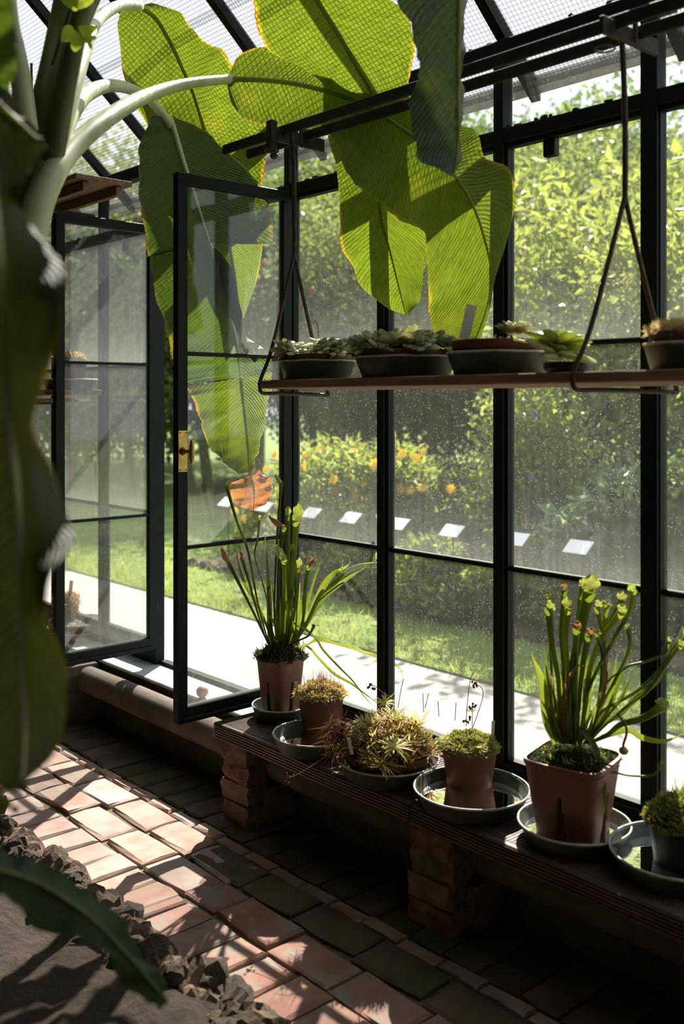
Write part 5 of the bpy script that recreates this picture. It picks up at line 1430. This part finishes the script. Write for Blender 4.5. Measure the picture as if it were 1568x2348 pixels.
for k, (nm, lb, b, sz, mt, nb, npb, L, W, fl) in enumerate(bed):
    bush(nm, lb, 'plant', b, sz, M[mt], nb, npb, L, W, 100 + k, G1, fl=(M[fl[0]],) + fl[1:] if fl else None)
# shrubs and trees behind: kept below the line of the sun
G2 = 'shrubs and trees of the garden'
back = [('shrub', 'dense dark shrub behind the yellow flowers', gnd(790, 15.5), (1.0, 1.1, 2.6), 'fol_d', 20, 430, .10, .05, None, 0),
        ('shrub', 'dark green shrub behind the second window bay', gnd(1010, 15), (1.0, 1.0, 2.7), 'fol_d', 20, 430, .10, .05, None, 0),
        ('shrub', 'deep green shrub filling the middle of the right window bay', gnd(1320, 14.1), (1.0, 1.0, 2.4), 'fol_d', 20, 430, .10, .05, None, 0),
        ('shrub', 'dark shrub behind the rightmost mullion', gnd(1560, 13.7), (.9, 1.0, 2.5), 'fol_d', 18, 430, .10, .05, None, 0),
        ('young_tree', 'bright sunlit leafy tree filling the upper right window bay', gnd(1370, 9.8), (1.0, 1.0, 3.7), 'fol_y', 20, 260, .13, .065, .05, .42),
        ('young_tree', 'sunlit tree with large pale leaves at the upper right edge', gnd(1590, 9.0), (.9, .9, 3.6), 'fol_y', 18, 240, .14, .07, .05, .4),
        ('tree', 'olive-green tree behind the second window bay', gnd(1120, 17), (1.5, 1.5, 4.6), 'fol_g', 30, 480, .12, .06, .09, .2),
        ('tree', 'broad green tree behind the hanging leaf tips', gnd(900, 16), (1.7, 1.7, 4.9), 'fol_g', 32, 480, .13, .065, .1, .2),
        ('pink_flowering_tree', 'grey-green tree dotted with pink blossom between casement and hanging leaf', gnd(730, 16.5), (1.1, 1.1, 4.0), 'fol_g', 24, 440, .11, .055, .08, .28),
        ('tree', 'dark shade tree with a bare trunk beyond the open casement', gnd(430, 17.5), (1.7, 1.6, 5.0), 'fol_d', 28, 460, .13, .065, .17, .40),
        ('tree', 'second shade tree with a slim trunk seen through the casement glass', gnd(478, 18.5), (1.5, 1.5, 5.2), 'fol_g', 28, 460, .13, .065, .11, .40),
        ('tree', 'pale blurred tree behind the far casement', gnd(300, 17), (1.6, 1.7, 4.6), 'fol_g', 32, 480, .13, .065, .1, .18),
        ('tree', 'silvery green tree at the far left behind the far casement', gnd(170, 18), (1.7, 1.7, 5.0), 'fol_b', 32, 480, .13, .065, .1, .18),
        ('tree', 'tall green tree behind the upper right bay', gnd(1330, 17), (1.9, 1.9, 5.3), 'fol_g', 34, 480, .14, .07, .12, .2),
        ('tree', 'tall tree beyond the right edge of the window', gnd(1590, 16.5), (1.8, 1.8, 5.2), 'fol_g', 32, 460, .14, .07, .12, .2),
        ('tree', 'distant tree on the lawn between the shade trees', gnd(590, 22), (2.4, 2.4, 6.4), 'fol_g', 36, 460, .18, .09, .16, .25),
        ('tree', 'distant dark tree beyond the centre of the garden', gnd(830, 22.5), (2.8, 2.6, 6.8), 'fol_d', 38, 480, .19, .095, .18, .12),
        ('tree', 'distant tree beyond the right side of the garden', gnd(1180, 23), (2.9, 2.9, 7.2), 'fol_d', 38, 480, .20, .10, .18, .12),
        ('tree', 'distant tree at the right end of the garden', gnd(1500, 22.5), (2.9, 2.9, 7.0), 'fol_d', 38, 480, .20, .10, .18, .12),
        ('tree', 'distant tree at the far left end of the lawn', gnd(60, 24), (2.8, 2.8, 6.8), 'fol_g', 36, 480, .2, .10, .18, .15),
        ('tree', 'distant hedge-like tree closing the lawn behind the casements', gnd(350, 27), (3.2, 3.2, 7.0), 'fol_d', 40, 480, .22, .11, .2, .1),
        ('shrub', 'low dark shrub closing the far lawn behind the far casement', gnd(230, 21), (1.6, 1.8, 2.2), 'fol_g', 20, 420, .13, .06, None, 0)]
back += [('shrub', 'green shrub beyond the right edge of the frame', gnd(1850, 8.0), (.9, 1.0, 2.3), 'fol_g', 18, 380, .11, .055, None, 0),
         ('shrub', 'dark shrub far beyond the right edge of the frame', gnd(2250, 8.5), (1.0, 1.1, 2.6), 'fol_d', 18, 380, .11, .055, None, 0),
         ('tree', 'tree far beyond the right edge of the frame', gnd(2000, 16.0), (2.2, 2.2, 5.8), 'fol_g', 34, 440, .16, .08, .14, .15),
         ('tree', 'second tree far beyond the right edge of the frame', gnd(2600, 16.0), (2.4, 2.4, 6.0), 'fol_d', 34, 440, .17, .085, .14, .15)]
for k, (nm, lb, b, sz, mt, nb, npb, L, W, tr, lo) in enumerate(back):
    if tr: sz = (sz[0] * 1.05, sz[1] * 1.05, sz[2] * (1.12 if nm != 'young_tree' else 1.0))
    fl = (M['petal_p'], 26, .07, .5, .95) if nm.startswith('pink') else None
    bush(nm, lb, 'shrub' if nm == 'shrub' else 'tree', b, sz, M[mt], nb, npb, L, W, 300 + k, G2, tr, lo, fl)
# sign plates along the front of the bed
for px, lb in ((520, 'white sign plate at the far left of the bed, behind the dry leaf tip'), (606, 'white sign plate beside the hinge stile of the open casement'), (714, 'white sign plate just right of the open casement'), (804, 'white sign plate left of the second mullion'), (912, 'white sign plate right behind the second mullion'),
               (1035, 'white sign plate in the middle of the second window bay'), (1182, 'white sign plate half behind the third mullion'), (1325, 'white sign plate in the right window bay above the pitcher plant')):
    p = onX(px, 1200, 5.45)
    root = thing('plant_sign', lb, 'sign', (p[0], p[1], 0), 'sign plates of the planting bed')
    add('post', tube([(p[0] + .02, p[1], 0), (p[0] + .02, p[1], .63)], .007, 8), M['bark'], root)
    Mx = Matrix.Translation(Vector((p[0], p[1], .66))) @ Matrix.Rotation(math.radians(-38), 4, 'Y')
    pl_ = add('plate', xform(box(-.06, .06, -.09, .09, -.004, .004, .002), Mx), M['sign'], root, smooth=False)
# stones along the front of the bed
edging2 = thing('bed_edging', 'low pale stones edging the garden bed beyond the grass', 'stone edging', (5.38, 3.5, 0))
y = 0.0
while y < 8.4:
    s = random.uniform(.05, .09)
    inst('rock', random.choice(ROCKS), edging2, (5.36 + random.uniform(-.03, .03), y, .02), tuple(random.uniform(0, 6.28) for _ in range(3)), s * .7)
    y += s * 2.2
